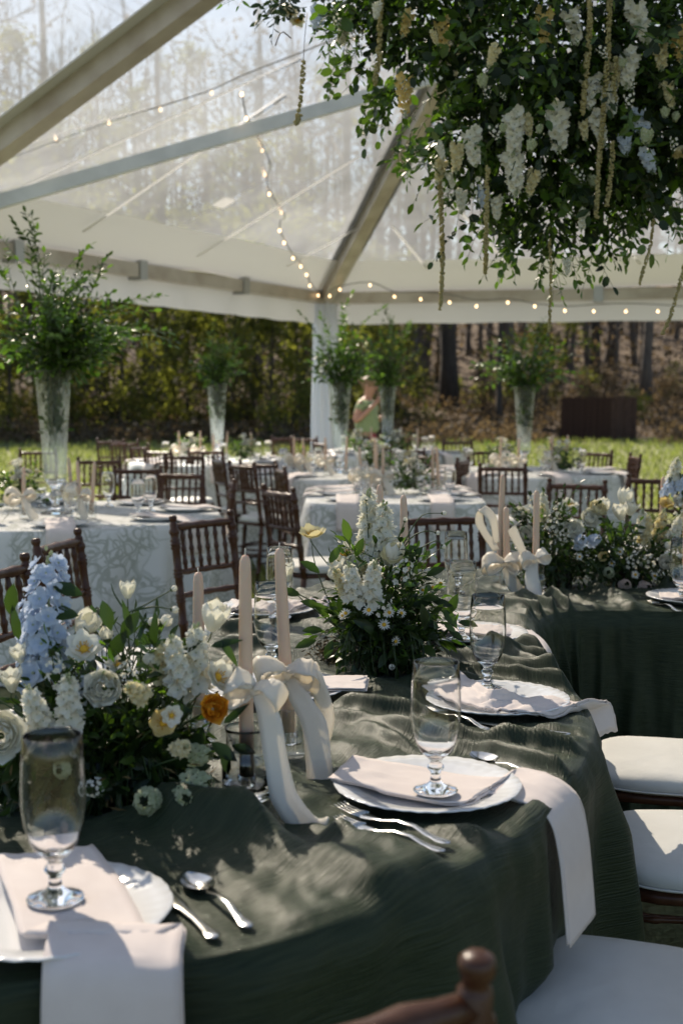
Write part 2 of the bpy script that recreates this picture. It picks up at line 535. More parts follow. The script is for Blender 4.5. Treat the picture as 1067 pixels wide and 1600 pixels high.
M = dict(
    vinyl=vinyl_mat(), green=green_cloth_mat(), toile=toile_mat(), ground=ground_mat(),
    fabric=fabric_mat('tent_white_vinyl', (0.62, 0.63, 0.645), 0.08),
    drape=fabric_mat('tent_drape', (0.70, 0.74, 0.80), 0.25),
    pole=principled('tent_pole', (0.47, 0.44, 0.39), 0.45, (0.34, 0.30, 0.25), 3, metal=0.3),  # warm reflection on the aluminium put into the beige and brown colour
    pole2=principled('tent_pole_pale', (0.62, 0.66, 0.70), 0.45, (0.50, 0.54, 0.58), 4, metal=0.3),
    seam=fabric_mat('seam_tape', (0.88, 0.88, 0.88), 0.65),
    steel=principled('galvanised', (0.35, 0.36, 0.36), 0.4, metal=0.8),
    wire=principled('black_wire', (0.12, 0.12, 0.11), 0.6),
    bulb=emit_mat('bulb_glow', (1.0, 0.62, 0.32), 2.6),
    bulb_dim=emit_mat('bulb_faint', (1.0, 0.72, 0.45), 0.9),
    wood=principled('mahogany', (0.078, 0.033, 0.017), 0.36, (0.055, 0.020, 0.010), 14, spec=0.35, stretch=(3, 3, 0.6)),
    cushion=principled('ivory_cushion', (0.68, 0.68, 0.65), 0.6, (0.60, 0.60, 0.57), 5, bump=(22, 0.35, 0.006), spec=0.3),
    fly=principled('dark_speck', (0.03, 0.03, 0.03), 0.6),
    plate=principled('white_china', (0.78, 0.79, 0.80), 0.12, spec=0.6, bump=(45, 0.05, 0.002)),
    napkin=principled('blush_napkin', (0.72, 0.645, 0.615), 0.75, (0.69, 0.615, 0.585), 30, sheen=0.15, spec=0.25, bump=(220, 0.15, 0.0006)),
    silver=principled('silver', (0.62, 0.61, 0.58), 0.16, metal=1.0),
    candle=principled('blush_wax', (0.66, 0.49, 0.37), 0.45, (0.62, 0.46, 0.34), 20, sss=0.25, spec=0.4),
    wick=principled('wick', (0.75, 0.70, 0.62), 0.8),
    ribbon=thin_mat('ivory_ribbon', (0.86, 0.84, 0.79), (0.89, 0.87, 0.82), 0.45, 0.42, (1.0, 0.95, 0.86), 0.4, 1.1),
    glass=thin_glass('goblet_glass', (0.985, 0.99, 0.99), solid=1.0),
    gsolid=solid_glass('glass_stem'),
    gvase=thin_glass('fluted_glass', (0.93, 0.96, 0.96), 0.05, 0.09, 0.55),
    gjar=thin_glass('jar_glass', (0.96, 0.97, 0.97), 0.02, edge=0.40, f0=0.13),
    moss=principled('dried_moss', (0.11, 0.065, 0.02), 0.9, (0.06, 0.05, 0.015), 40),
    soil=principled('basket', (0.03, 0.025, 0.015), 0.9),
    stem=principled('green_stem', (0.05, 0.085, 0.02), 0.5, (0.035, 0.06, 0.016), 20),
    twig=principled('brown_twig', (0.10, 0.06, 0.03), 0.7),
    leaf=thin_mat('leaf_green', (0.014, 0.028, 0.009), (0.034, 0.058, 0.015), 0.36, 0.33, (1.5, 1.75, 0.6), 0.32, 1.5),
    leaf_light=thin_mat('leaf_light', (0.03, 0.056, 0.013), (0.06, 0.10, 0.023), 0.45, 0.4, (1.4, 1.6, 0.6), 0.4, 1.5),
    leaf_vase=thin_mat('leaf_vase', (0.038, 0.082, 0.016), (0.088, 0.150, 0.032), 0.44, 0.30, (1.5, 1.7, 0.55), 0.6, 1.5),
    leaf_blue=thin_mat('leaf_bluish', (0.012, 0.024, 0.013), (0.026, 0.044, 0.022), 0.3, 0.4, (1.3, 1.5, 0.8), 0.25, 1.3),
    white=thin_mat('white_petal', (0.80, 0.80, 0.74), (0.86, 0.85, 0.81), 0.4, 0.55, (1, 0.98, 0.85), 0.25, 1.05),
    cream=thin_mat('cream_petal', (0.74, 0.68, 0.44), (0.80, 0.76, 0.58), 0.4, 0.55, (1, 0.96, 0.75), 0.25, 1.05),
    yellow=thin_mat('yellow_petal', (0.76, 0.62, 0.26), (0.80, 0.70, 0.40), 0.4, 0.55, (1, 0.9, 0.6), 0.25, 1.05),
    orange=thin_mat('orange_petal', (0.76, 0.33, 0.02), (0.80, 0.42, 0.04), 0.35, 0.55, (1, 0.8, 0.4), 0.25, 1.1),
    blue=thin_mat('blue_petal', (0.56, 0.64, 0.76), (0.70, 0.75, 0.83), 0.4, 0.55, (0.9, 0.95, 1.05), 0.25, 1.05),
    pink=thin_mat('mauve_petal', (0.55, 0.42, 0.38), (0.60, 0.52, 0.44), 0.4, 0.55, (1, 0.9, 0.85), 0.25, 1.0),
    greenish=thin_mat('green_petal', (0.36, 0.42, 0.26), (0.55, 0.58, 0.42), 0.4, 0.55, (1, 1, 0.75), 0.25, 1.05),
    eye=principled('flower_eye', (0.65, 0.38, 0.03), 0.8),
    darkeye=principled('dark_eye', (0.10, 0.07, 0.04), 0.8),
    amaranth=thin_mat('amaranthus', (0.40, 0.36, 0.17), (0.54, 0.48, 0.27), 0.3, 0.8, (1.2, 1.1, 0.6), 0.1, 1.2),
    bark=principled('bark', (0.060, 0.046, 0.036), 0.9, (0.030, 0.023, 0.018), 3, bump=(6, 0.6, 0.05), stretch=(2, 2, 0.4)),
    bark2=principled('pale_bark', (0.14, 0.11, 0.085), 0.9, (0.08, 0.062, 0.05), 3, bump=(6, 0.5, 0.05), stretch=(2, 2, 0.4)),
    for_a=thin_mat('wood_leaf_yellow', (0.075, 0.082, 0.022), (0.155, 0.15, 0.045), 0.52, 0.6, (1.3, 1.4, 0.6), 0.2, 1.5),
    for_b=thin_mat('wood_leaf_dark', (0.042, 0.044, 0.014), (0.10, 0.095, 0.03), 0.4, 0.6, (1.3, 1.4, 0.6), 0.2, 1.2),
    for_c=thin_mat('wood_leaf_brown', (0.075, 0.056, 0.034), (0.14, 0.105, 0.068), 0.35, 0.7, (1.2, 1.1, 0.8), 0.1, 1.1),
    grass=thin_mat('grass_blade', (0.10, 0.115, 0.042), (0.19, 0.19, 0.085), 0.4, 0.5, (1.2, 1.4, 0.6), 0.2, 1.3),
    box=principled('brown_boards', (0.085, 0.046, 0.030), 0.8, (0.060, 0.034, 0.022), 6, spec=0.1),
    box2=principled('shaded_boards', (0.050, 0.028, 0.020), 0.8, spec=0.1),  # darker copy of the brown boards: shade of the left walls in the colour
    skin=principled('skin', (0.46, 0.25, 0.18), 0.5),
    shirt=principled('sage_tee', (0.26, 0.33, 0.17), 0.85, (0.23, 0.30, 0.15), 8),
    trouser=principled('dark_trousers', (0.03, 0.028, 0.035), 0.85),
    hair=principled('blond_hair', (0.22, 0.14, 0.07), 0.6),
    eyew=principled('face_dark', (0.03, 0.02, 0.02), 0.4),
    lip=principled('lip', (0.35, 0.13, 0.11), 0.5),
    shoe=principled('shoe', (0.25, 0.25, 0.26), 0.7),
    bag=principled('red_apron', (0.30, 0.05, 0.06), 0.8),
)

# ================================================================== SETTING: ground
def gz(x, y):
    t = max(0.0, y - 38)
    z = 0.0022 * t * t if t < 45 else 0.0022 * 2025 + 0.198 * (t - 45)
    z = min(z, 14 + 0.02 * t)
    if t > 0:
        z += min(1, t / 12) * 0.5 * noise.noise(V((x * 0.12, y * 0.12, 3.1)))
    return z
def build_ground():
    xs = sorted(set([-400, -250, -160, -110] + list(np.linspace(-80, 80, 81)) + [110, 160, 250, 400]))
    ys = sorted(set([-300, -150, -60, -25] + list(np.linspace(-10, 130, 94)) + [160, 200, 260, 340, 420]))
    mb = MB()
    mb.grid([[(x, y, gz(x, y)) for x in xs] for y in ys])
    o = mb.build('ground', M['ground'])
    o['kind'] = 'structure'
build_ground()

DIAMOND = ([(0, 0, 0), (-0.32, 0.45, 0.07), (0.32, 0.45, 0.07), (0, 1, -0.05)], [(0, 2, 1), (1, 2, 3)])
def rand_dir(rng):
    z = rng.uniform(-1, 1); a = rng.uniform(0, 2 * math.pi); r = math.sqrt(1 - z * z)
    return V((r * math.cos(a), r * math.sin(a), z))

def build_grass():
    rng = random.Random(5)
    ms = []
    while len(ms) < 42000:
        y = 7 + 36 * rng.random() ** 1.25
        x = rng.uniform(-0.36, 0.36) * y
        long = y > 37
        if long and rng.random() < 0.3: continue
        h = rng.uniform(0.05, 0.12) * (1.0 if long and noise.noise(V((x * 0.3, y * 0.3, 0))) > -0.1 else 1) * (1 + y / 40)
        d = V((rng.gauss(0, .35), rng.gauss(0, .35), 1))
        ms.append(frame((x, y, gz(x, y) - 0.005), d, rand_dir(rng), h, h * 0.35))
    o = link('grass', scatter_mesh('grass', *DIAMOND, ms, M['grass']))
    tag(o, 'sunlit green lawn grass beyond the tent', 'grass', kind='stuff')
build_grass()

ORD = ('first', 'second', 'third', 'fourth', 'fifth', 'sixth', 'seventh', 'eighth', 'ninth', 'tenth', 'eleventh', 'twelfth', 'thirteenth', 'fourteenth', 'fifteenth', 'sixteenth', 'seventeenth', 'eighteenth', 'nineteenth', 'twentieth')
# ================================================================== woods
def tree_parts(seed, H, r0, leafy, leaf_mat, bark, crown_start=0.35, spread=0.5, lsize=0.14):
    rng = random.Random(seed)
    tr, cr = MB(), MB()
    lv = []
    pts = [V((0, 0, -0.6))]
    lean = V((rng.gauss(0, .03), rng.gauss(0, .03), 1))
    n = 9
    for i in range(n):
        pts.append(pts[-1] + (lean + V((rng.gauss(0, .03), rng.gauss(0, .03), 0))) * (H + .6) / n)
    rad = [r0 * (1.35 if i == 0 else 1) * (1 - 0.86 * (i / n)) for i in range(n + 1)]
    tr.tube(pts, rad, 9)
    def limb(p, d, L, r, lev, mb):
        q = [p]
        dd = d.normalized()
        k = 4 if lev < 2 else 3
        for i in range(k):
            dd = (dd + V((rng.gauss(0, .18), rng.gauss(0, .18), rng.gauss(0.08, .14)))).normalized()
            q.append(q[-1] + dd * L / k)
        mb.tube(q, [r * (1 - 0.75 * i / k) for i in range(k + 1)], 5 if lev == 0 else 3, cap=False)
        if lev < 2:
            for j in range(4 if lev == 0 else 4):
                t = rng.uniform(0.3, 1.0)
                b = q[min(int(t * k), k - 1)].lerp(q[min(int(t * k) + 1, k)], t * k % 1)
                limb(b, (dd + rand_dir(rng) * 0.9), L * rng.uniform(.4, .65), r * 0.5, lev + 1, cr)
        if lev >= 1 and leafy:
            for j in range(leafy):
                b = q[rng.randint(1, k)] + rand_dir(rng) * rng.uniform(0, .45)
                s = lsize * rng.uniform(.6, 1.5)
                lv.append(frame(b, rand_dir(rng) + V((0, 0, -.3)), rand_dir(rng), s))
    nl = 13
    for i in range(nl):
        t = crown_start + (1 - crown_start) * (i + rng.random()) / nl
        k = min(int(t * n), n - 1)
        b = pts[k].lerp(pts[k + 1], t * n % 1)
        a = rng.uniform(0, 6.28)
        d = V((math.cos(a), math.sin(a), rng.uniform(.25, 0.9)))
        limb(b, d, H * spread * (1.1 - t) * rng.uniform(.5, 1) + 1.0, r0 * 0.42 * (1.1 - t), 0, tr)
    tm = tr.mesh('trunk', bark)
    if lv:
        lm = scatter_mesh('crown', *DIAMOND, lv, leaf_mat)
    else:
        lm = None
    cm = cr.mesh('twigs', bark)
    return tm, cm, lm

def make_tree(name, label, parts, loc, rz, sc_, group):
    r = empty(name, loc, rz, label, 'tree', group)
    r.scale = (sc_, sc_, sc_)
    link('trunk', parts[0], r)
    c = link('crown', parts[2] if parts[2] else parts[1], r)
    if parts[2]:
        link('twigs', parts[1], c)['kind'] = 'stuff'
    return r

BARE = [tree_parts(s, 20, 0.26, 0, None, M['bark2' if s % 2 else 'bark']) for s in (1, 2, 3)]
BUDDING = [tree_parts(s, 18, 0.22, 9, M['for_a'], M['bark'], 0.12, 0.45, 0.22) for s in (11, 12)]
UNDER = [tree_parts(s, 7.5, 0.08, 14, M['for_a'], M['bark'], 0.08, 0.55, 0.20) for s in (21, 22)]

def shrub_parts(seed, mat, n=1500, w=2.0, h=3.0, ls=0.16):
    rng = random.Random(seed)
    blobs = [(V((rng.uniform(-.6, .6) * w, rng.uniform(-.5, .5) * w, h * rng.uniform(.12, .85))), rng.uniform(.25, .5) * w) for _ in range(9)]
    lv = []
    for i in range(n):
        c, r = rng.choice(blobs)
        p = c + rand_dir(rng) * r * rng.random() ** .45
        if p.z < .02: continue
        lv.append(frame(p, rand_dir(rng) + V((0, 0, .2)), rand_dir(rng), ls * rng.uniform(.5, 1.4)))
    st = MB()
    for i in range(12):
        c, r = rng.choice(blobs)
        st.tube(catmull([V((rng.gauss(0, .2), rng.gauss(0, .2), -.2)), c * .5 + V((0, 0, .2)), c + rand_dir(rng) * r * .6], 5), [.03, .025, .02, .015, .006], 4, cap=False)
    return scatter_mesh('foliage', *DIAMOND, lv, mat), st.mesh('stem', M['bark'])
SHRUB = {'a': shrub_parts(31, M['for_a']), 'b': shrub_parts(32, M['for_b']), 'c': shrub_parts(33, M['for_c'], 1100), 'a2': shrub_parts(34, M['for_a'], 1200, 1.6, 3.6)}
def make_shrub(kind, label, x, y, s, group, rz=0):
    r = empty('shrub', (x, y, gz(x, y)), rz, label, 'shrub', group)
    r.scale = (s, s, s)
    link('foliage', SHRUB[kind][0], r)
    link('stem', SHRUB[kind][1], r)['kind'] = 'stuff'

def build_woods():
    rng = random.Random(77)
    # the two dark trunks that read clearly behind the tables, right of the tent post
    def xat(px, y): return (px - 533.5) / FPX * y
    y = 56
    big = tree_parts(41, 24, 0.42, 0, None, M['bark'], 0.4)
    make_tree('oak_tree', 'thick dark tree trunk standing right of the tent post', big, (xat(702, y), y, gz(xat(702, y), y)), 0.4, 1.0, None)
    make_tree('slim_tree', 'slim dark tree close behind the tall vase on the right', BARE[1], (xat(780, 50), 50, gz(xat(780, 50), 50)), 2.0, 0.55, None)
    for px, yy, k, s, lb in ((1004, 62, 0, 1.1, 'pale bare tree behind the brown bin enclosure'), (650, 60, 2, .9, 'leaning bare tree left of the thick dark trunk'),
                             (800, 66, 2, 1.1, 'grey bare tree in the middle of the right woods'), (925, 70, 1, 1.2, 'bare tree rising behind the enclosure, left of the pale one')):
        make_tree('bare_tree', lb, BARE[k], (xat(px, yy), yy, gz(xat(px, yy), yy)), rng.uniform(0, 6), s, 'bare trees in the right woods')
    for i in range(17):                 # tall bare trees seen through the roof
        yy = rng.uniform(54, 84)
        px = -150 + 1400 * (i + rng.random()) / 17
        x = xat(px, yy)
        make_tree('bare_tree', 'tall bare tree seen through the clear roof, %s from the left' % ORD[i], BARE[i % 3], (x, yy, gz(x, yy)), rng.uniform(0, 6), rng.uniform(.9, 1.3), 'tall bare trees on the slope')
    for i, (px, yy, k, s) in enumerate(sorted(((60, 50, 0, .8), (230, 54, 1, .75), (395, 52, 0, .62), (470, 58, 1, .8), (-60, 52, 1, .8), (880, 78, 0, .7), (600, 70, 1, .8), (330, 66, 0, .95), (140, 64, 1, .95)))):
        x = xat(px, yy)
        make_tree('budding_tree', 'tree with fresh yellow green leaves at the wood edge, %s from the left' % ORD[i], BUDDING[k], (x, yy, gz(x, yy)), rng.uniform(0, 6), s, 'budding trees')
    for i, (px, yy, k, s) in enumerate(sorted(((15, 43, 0, 1), (110, 45, 1, 1), (190, 44, 0, .9), (290, 47, 1, 1), (360, 45, 0, .95), (420, 44, 1, .9), (470, 46, 0, 1), (-60, 45, 1, 1), (600, 50, 0, .8), (850, 56, 1, .8), (560, 52, 0, .9)))):
        x = xat(px, yy)
        make_tree('sapling', 'bushy yellow green sapling at the lawn edge, %s from the left' % ORD[i], UNDER[k], (x, yy, gz(x, yy)), rng.uniform(0, 6), s, 'saplings')
    for i in range(20):
        px = -130 + 640 * (i + rng.random()) / 20
        yy = rng.uniform(42.5, 49)
        make_shrub('b' if i % 3 else 'a', 'dark tangled shrub low at the left wood edge, %s from the left' % ORD[i], xat(px, yy), yy, rng.uniform(.45, .95), 'shrubs at the left wood edge', rng.uniform(0, 6))
    for i in range(20):
        px = 440 + 720 * (i + rng.random()) / 20
        yy = rng.uniform(47, 64)
        make_shrub(('c', 'a2', 'c', 'a', 'c', 'b')[i % 6], 'brown twiggy shrub low in the right woods, %s from the left' % ORD[i], xat(px, yy), yy, rng.uniform(.4, .9), 'shrubs in the right woods', rng.uniform(0, 6))
    # far-off wood: one mass
    ms = []
    for i in range(210):
        yy = rng.uniform(70, 118)
        x = rng.uniform(-.36, .36) * yy
        s = rng.uniform(.7, 1.15)
        ms.append(Matrix.Translation((x, yy, gz(x, yy) - .5)) @ Matrix.Rotation(rng.uniform(0, 6.28), 4, 'Z') @ Matrix.Scale(s, 4))
    t = tree_parts(55, 19, .22, 0, None, M['bark2'])
    me = t[0]
    me.calc_loop_triangles()
    tv = [v.co[:] for v in me.vertices]; tf = [tuple(x.vertices) for x in me.loop_triangles]
    o = link('distant_woods', scatter_mesh('distant_woods', tv, tf, ms, M['bark2']))
    tag(o, 'far off mass of bare trees on the wooded slope', 'woods', kind='stuff')
    lv = []
    for i in range(52000):
        yy = rng.uniform(62, 120)
        x = rng.uniform(-.36, .36) * yy
        h = rng.random() ** 1.15 * 20
        if noise.noise(V((x * .12, yy * .12, h * .15))) < -.12: continue
        lv.append(frame((x, yy, gz(x, yy) + h), rand_dir(rng), rand_dir(rng), rng.uniform(.18, .45)))
    o = link('distant_foliage', scatter_mesh('distant_foliage', *DIAMOND, lv, M['for_c']))
    tag(o, 'hazy brown understorey of the far wooded slope', 'undergrowth', kind='stuff')
    lv = []
    for i in range(42000):              # leaf litter and brush on the bank
        yy = 39.5 + 26 * rng.random() ** 1.4
        x = rng.uniform(-.34, .34) * yy
        if .16 * yy < x < .255 * yy and yy < 46: continue
        lv.append(frame((x, yy, gz(x, yy) + rng.random() ** 3 * .7), rand_dir(rng), rand_dir(rng), rng.uniform(.08, .25)))
    o = link('brush', scatter_mesh('brush', *DIAMOND, lv, M['for_c']))
    tag(o, 'dry leaf litter and low brush at the foot of the woods', 'undergrowth', kind='stuff')
    # brown enclosure at the wood edge
    y0 = 42.5
    a, c, b = xat(876, y0), xat(951, y0 - 1), xat(996, y0)
    z0 = gz(a, y0) - .1
    e = empty('bin_enclosure', (0, 0, 0), 0, 'low dark brown boarded bin enclosure at the wood edge on the right', 'enclosure')
    h = 1.52
    def wall(p, q, nb, mat):
        for i in range(nb):
            u, w = p.lerp(q, i / nb + .004), p.lerp(q, (i + 1) / nb - .004)
            d = (q - p).normalized(); nrm = V((-d.y, d.x, 0)) * .03 * (1 + .4 * (i % 2))
            mb = MB()
            vs = [u - nrm, w - nrm, w + nrm, u + nrm]
            mb.add([(v.x, v.y, z0) for v in vs] + [(v.x, v.y, z0 + h + .015 * (i % 3)) for v in vs], [(0, 3, 2, 1), (4, 5, 6, 7), (0, 1, 5, 4), (1, 2, 6, 5), (2, 3, 7, 6), (3, 0, 4, 7)])
            mb.build('board', mat, e, smooth=False)
    A, C, B, D = V((a, y0, 0)), V((c, y0 - 1, 0)), V((b, y0 + .4, 0)), V((xat(915, y0), y0 + 1.6, 0))
    wall(A, C, 8, M['box2']); wall(C, B, 6, M['box']); wall(B, D, 5, M['box']); wall(D, A, 5, M['box2'])
    mb = MB(); mb.add([(p.x, p.y, z0 + h + .02) for p in (A, C, B, D)] + [(p.x, p.y, z0 + h + .06) for p in (A, C, B, D)], [(0, 3, 2, 1), (4, 5, 6, 7), (0, 1, 5, 4), (1, 2, 6, 5), (2, 3, 7, 6), (3, 0, 4, 7)])
    mb.build('lid', M['box'], e, smooth=False)
build_woods()

# ================================================================== TENT
D0 = 17.0
Cc = V((-.0128 * D0, D0, EYE + .0846 * D0))                # far corner (top of the post)
Pp = V((-.2187 * D0, .6066 * D0, Cc.z))                    # next post along the left eave
Kk = V((.1097 * D0, .4346 * D0, EYE + .255 * D0))          # peak
Cr = V((Cc.x + 12.6, Cc.y - 2.55, Cc.z))                   # right-hand far corner
ld = (Pp - Cc).normalized()
P2 = Pp + ld * 8.5
K2 = Kk + ld * 8.5
P2r = Cr + (P2 - Cc)
tent = empty('frame_tent', (Cc.x, Cc.y, 0), 0, 'large white frame tent with clear vinyl roof and pale poles', 'tent')
TI = Matrix.Translation((-Cc.x, -Cc.y, 0))

def tpart(name, mb, mat, smooth=False, parent=None):
    o = mb.build(name, mat, parent or tent, smooth)
    if parent is None: o.matrix_basis = TI
    return o
def sheet(a, b, c, d, n=10, sag=.05, seed=0):
    rows = []
    for i in range(n + 1):
        r = []
        for j in range(n + 1):
            p = a.lerp(b, j / n).lerp(d.lerp(c, j / n), i / n)
            s = math.sin(math.pi * i / n) * math.sin(math.pi * j / n)
            p = p - V((0, 0, sag * s)) + V((0, 0, .03 * noise.noise(p * .8 + V((seed, 0, 0)))))
            r.append(p)
        rows.append(r)
    return MB().grid(rows)
def beam(p, q, w, h, up=V((0, 0, 1))):
    d = (q - p).normalized()
    x = d.cross(up).normalized() * w / 2
    z = x.cross(d).normalized() * h / 2
    vs = [e + sx * x + sz * z for e in (p, q) for (sx, sz) in ((-1, -1), (1, -1), (1, 1), (-1, 1))]
    return MB().add(vs, [(0, 1, 2, 3), (7, 6, 5, 4), (0, 4, 5, 1), (1, 5, 6, 2), (2, 6, 7, 3), (3, 7, 4, 0)])
def slope(name_seed, e0, e1, r0, r1, band=.105):
    """eave e0-e1, ridge r0-r1: opaque white band along the eave, clear vinyl above"""
    b0, b1 = e0.lerp(r0, band), e1.lerp(r1, band)
    tpart('roof_band', sheet(e0, e1, b1, b0, 8, .02, name_seed), M['fabric'], True)
    tpart('roof_panel', sheet(b0, b1, r1, r0, 14, .10, name_seed), M['vinyl'], True)
dn = V((0, 0, -.06))
slope(1, Cc, Pp, Kk, Kk + ld * .02)
slope(2, Pp, P2, Kk, K2)
slope(3, Cr, Cc, Kk + V((.02, 0, 0)), Kk)
slope(4, P2r, Cr, K2 + V((.02, 0, 0)), Kk + V((.02, 0, 0)))
# poles under the sheet
tdn = V((0, 0, -.10))
for p, q, w, mat in ((Cc, Kk, .15, 'pole'), (Pp, Kk, .17, 'pole'), (Cr, Kk, .12, 'pole'), (Kk, K2, .12, 'pole'), (P2, K2, .12, 'pole'), (P2r, K2, .12, 'pole')):
    tpart('rafter', beam(p + tdn, q + tdn, w, w * .9), M[mat])
    d = (q - p).normalized()
    tpart('keder_strip', beam(p + V((0, 0, -.015)), q + V((0, 0, -.015)), w + .22, .012), M['fabric'])
hip = (Kk - Cc)
best = min((i / 400 for i in range(401)), key=lambda t: abs((Cc + hip * t).x / (Cc + hip * t).y * FPX + 533.5 - 696))
Mm = Cc + hip * best
tpart('rafter', beam(Pp + tdn, Mm + tdn + V((0, 0, -.05)), .115, .11), M['pole2'])
for p, q in ((Cc, Pp), (Pp, P2), (Cc, Cr), (Cr, P2r)):
    tpart('eave_beam', beam(p + V((0, 0, -.08)), q + V((0, 0, -.08)), .13, .14), M['pole'])
    # valance hanging outside the beam, slightly wavy hem
    n = 60
    out = (q - p).normalized().cross(V((0, 0, 1)))
    if out.dot(Kk - p) > 0: out = -out
    rows = []
    for i in range(4):
        rows.append([p.lerp(q, j / n) + out * (.09 + .02 * math.sin(j * .9) * i / 3) + V((0, 0, -.01 - .135 * i - (.010 * math.sin(j * .55) ** 2 if i == 3 else 0))) for j in range(n + 1)])
    tpart('valance', MB().grid(rows), M['fabric'], True)
for t in (.28, .55, .8):
    for p, q in ((Cc, Pp), (Cc, Cr)):
        b = p.lerp(q, t) + V((0, 0, -.08))
        d = (q - p).normalized()
        tpart('clamp', beam(b - d * .06, b + d * .06, .17, .2), M['steel'])
for k, p in enumerate((Cc, Pp, Cr, P2, P2r)):
    tpart('post', MB().tube([V((p.x, p.y, 0)), V((p.x, p.y, p.z - .02))], .055, 12), M['pole2'])
    mb = MB()
    mb.box((p.x - .14, p.y - .14, 0), (p.x + .14, p.y + .14, .02))
    tpart('base_plate', mb, M['steel'])
    if k < 3:                            # gathered leg drape round the post
        rows = []
        for i in range(26):
            z = .03 + (p.z - .12) * i / 25
            rr = .165 + .015 * math.sin(i * .23) - (.03 if i > 22 else 0)
            rows.append([(p.x + (rr + .028 * math.sin(9 * th + i * .07)) * math.cos(th), p.y + (rr * .8 + .028 * math.sin(9 * th + i * .05)) * math.sin(th), z) for th in [6.2832 * j / 72 for j in range(73)]])
        tpart('post_drape', MB().grid(rows), M['drape'], True)
# welded seams of the clear panels
def on_left(u, v):  return Cc.lerp(Pp, u).lerp(Kk, v) + V((0, 0, -.04 - .10 * math.sin(math.pi * v) * math.sin(math.pi * u)))
def seam(p, q, w=.035):
    n = 10
    d = (q - p).normalized(); x = d.cross(V((0, 0, 1))).normalized() * w * .6
    mb = MB().grid([[p.lerp(q, i / n) - x, p.lerp(q, i / n) + x] for i in range(n + 1)])
    o = tpart('roof_seam', mb, M['seam'], True)
    o.modifiers.new('thickness', 'SOLIDIFY').thickness = .003
nl = (Pp - Cc).cross(Kk - Cc).normalized()
def hit_left(px, py):                     # where the sight line meets the left roof slope
    d = ray(px, py)
    o_ = V((0, 0, EYE))
    t = (Cc - o_).dot(nl) / d.dot(nl)
    return o_ + d * t - V((0, 0, .06))
nr = (Cr - Cc).cross(Kk - Cc).normalized()
def hit_right(px, py):
    d = ray(px, py); o_ = V((0, 0, EYE))
    return o_ + d * ((Cc - o_).dot(nr) / d.dot(nr)) - V((0, 0, .06))
for a, b in (((308, 392), (560, 235)), ((130, 352), (445, 135)), ((448, 408), (566, 344)), ((0, 297), (470, 78))):
    seam(hit_left(*a), hit_left(*b))
for a, b in (((612, 345), (668, 412)), ((700, 300), (800, 412)), ((880, 260), (1000, 405))):
    seam(hit_right(*a), hit_right(*b))
pc = hit_left(350, 308)
uvec = (Pp - Cc).normalized(); vvec = nl.cross(uvec).normalized()
q = [pc + uvec * a * .10 + vvec * b * .08 for a, b in ((-1, -1), (1, -1), (1, 1), (-1, 1))]
tpart('repair_patch', MB().add(q + [p + V((0, 0, .012)) for p in q], [(0, 1, 2, 3), (7, 6, 5, 4), (0, 4, 5, 1), (1, 5, 6, 2), (2, 6, 7, 3), (3, 7, 4, 0)]), M['seam'])
# string lights
def lights(label, wire_pts, bulbs, r=.0135, dim=False):
    e = empty('string_lights', (0, 0, 0), 0, label, 'string lights', 'warm string lights under the tent')
    MB().tube(catmull(wire_pts, 40), .006, 5).build('wire', M['wire'], e)
    bm = MB(); bm.lathe([(.0001, -r), (r * .6, -r * .8), (r, 0), (r * .7, r * .9), (r * .35, r * 1.6), (.0001, r * 1.7)], 10)
    me = bm.mesh('bulb', M['bulb_dim' if dim else 'bulb'])
    for b in bulbs:
        link('bulb', me, e, Matrix.Translation(b))
def dl(px): return 16.7 + (378 - 0) * 0 if False else 10.5 + (16.6 - 10.5) * max(0, min(1, (px - 378) / 115))
st1 = [(378, 148), (385, 186), (410, 236), (414, 274), (421, 304), (440, 333), (437, 361), (444, 380), (458, 404), (470, 417), (479, 430), (484, 447), (497, 462)]
lights('string of warm bulbs swagging from the tent post up the clear roof', [pd(x, y - 6, dl(x)) for x, y in st1], [pd(x, y, dl(x)) for x, y in st1])
st2 = [(515, 463), (531, 453), (578, 446), (616, 464), (657, 468), (702, 473), (744, 479), (793, 473), (835, 479), (882, 486), (927, 487), (977, 487), (1027, 487), (1080, 487)]
lights('string of warm bulbs along the right eave beam', [pd(x, y - 9 + 4 * math.sin(i), 16.3 - (x - 515) * .0022) for i, (x, y) in enumerate(st2)], [pd(x, y, 16.3 - (x - 515) * .0022) for x, y in st2])
st3 = [(-30, 247), (8, 244), (88, 218), (171, 193), (251, 172), (331, 146), (378, 124), (470, 88), (560, 52)]
lights('nearly unlit string of bulbs crossing the clear roof on the left', [pd(x, y - 6, 10.2) for x, y in st3], [pd(x, y, 10.2) for x, y in st3[:6]], .014, True)

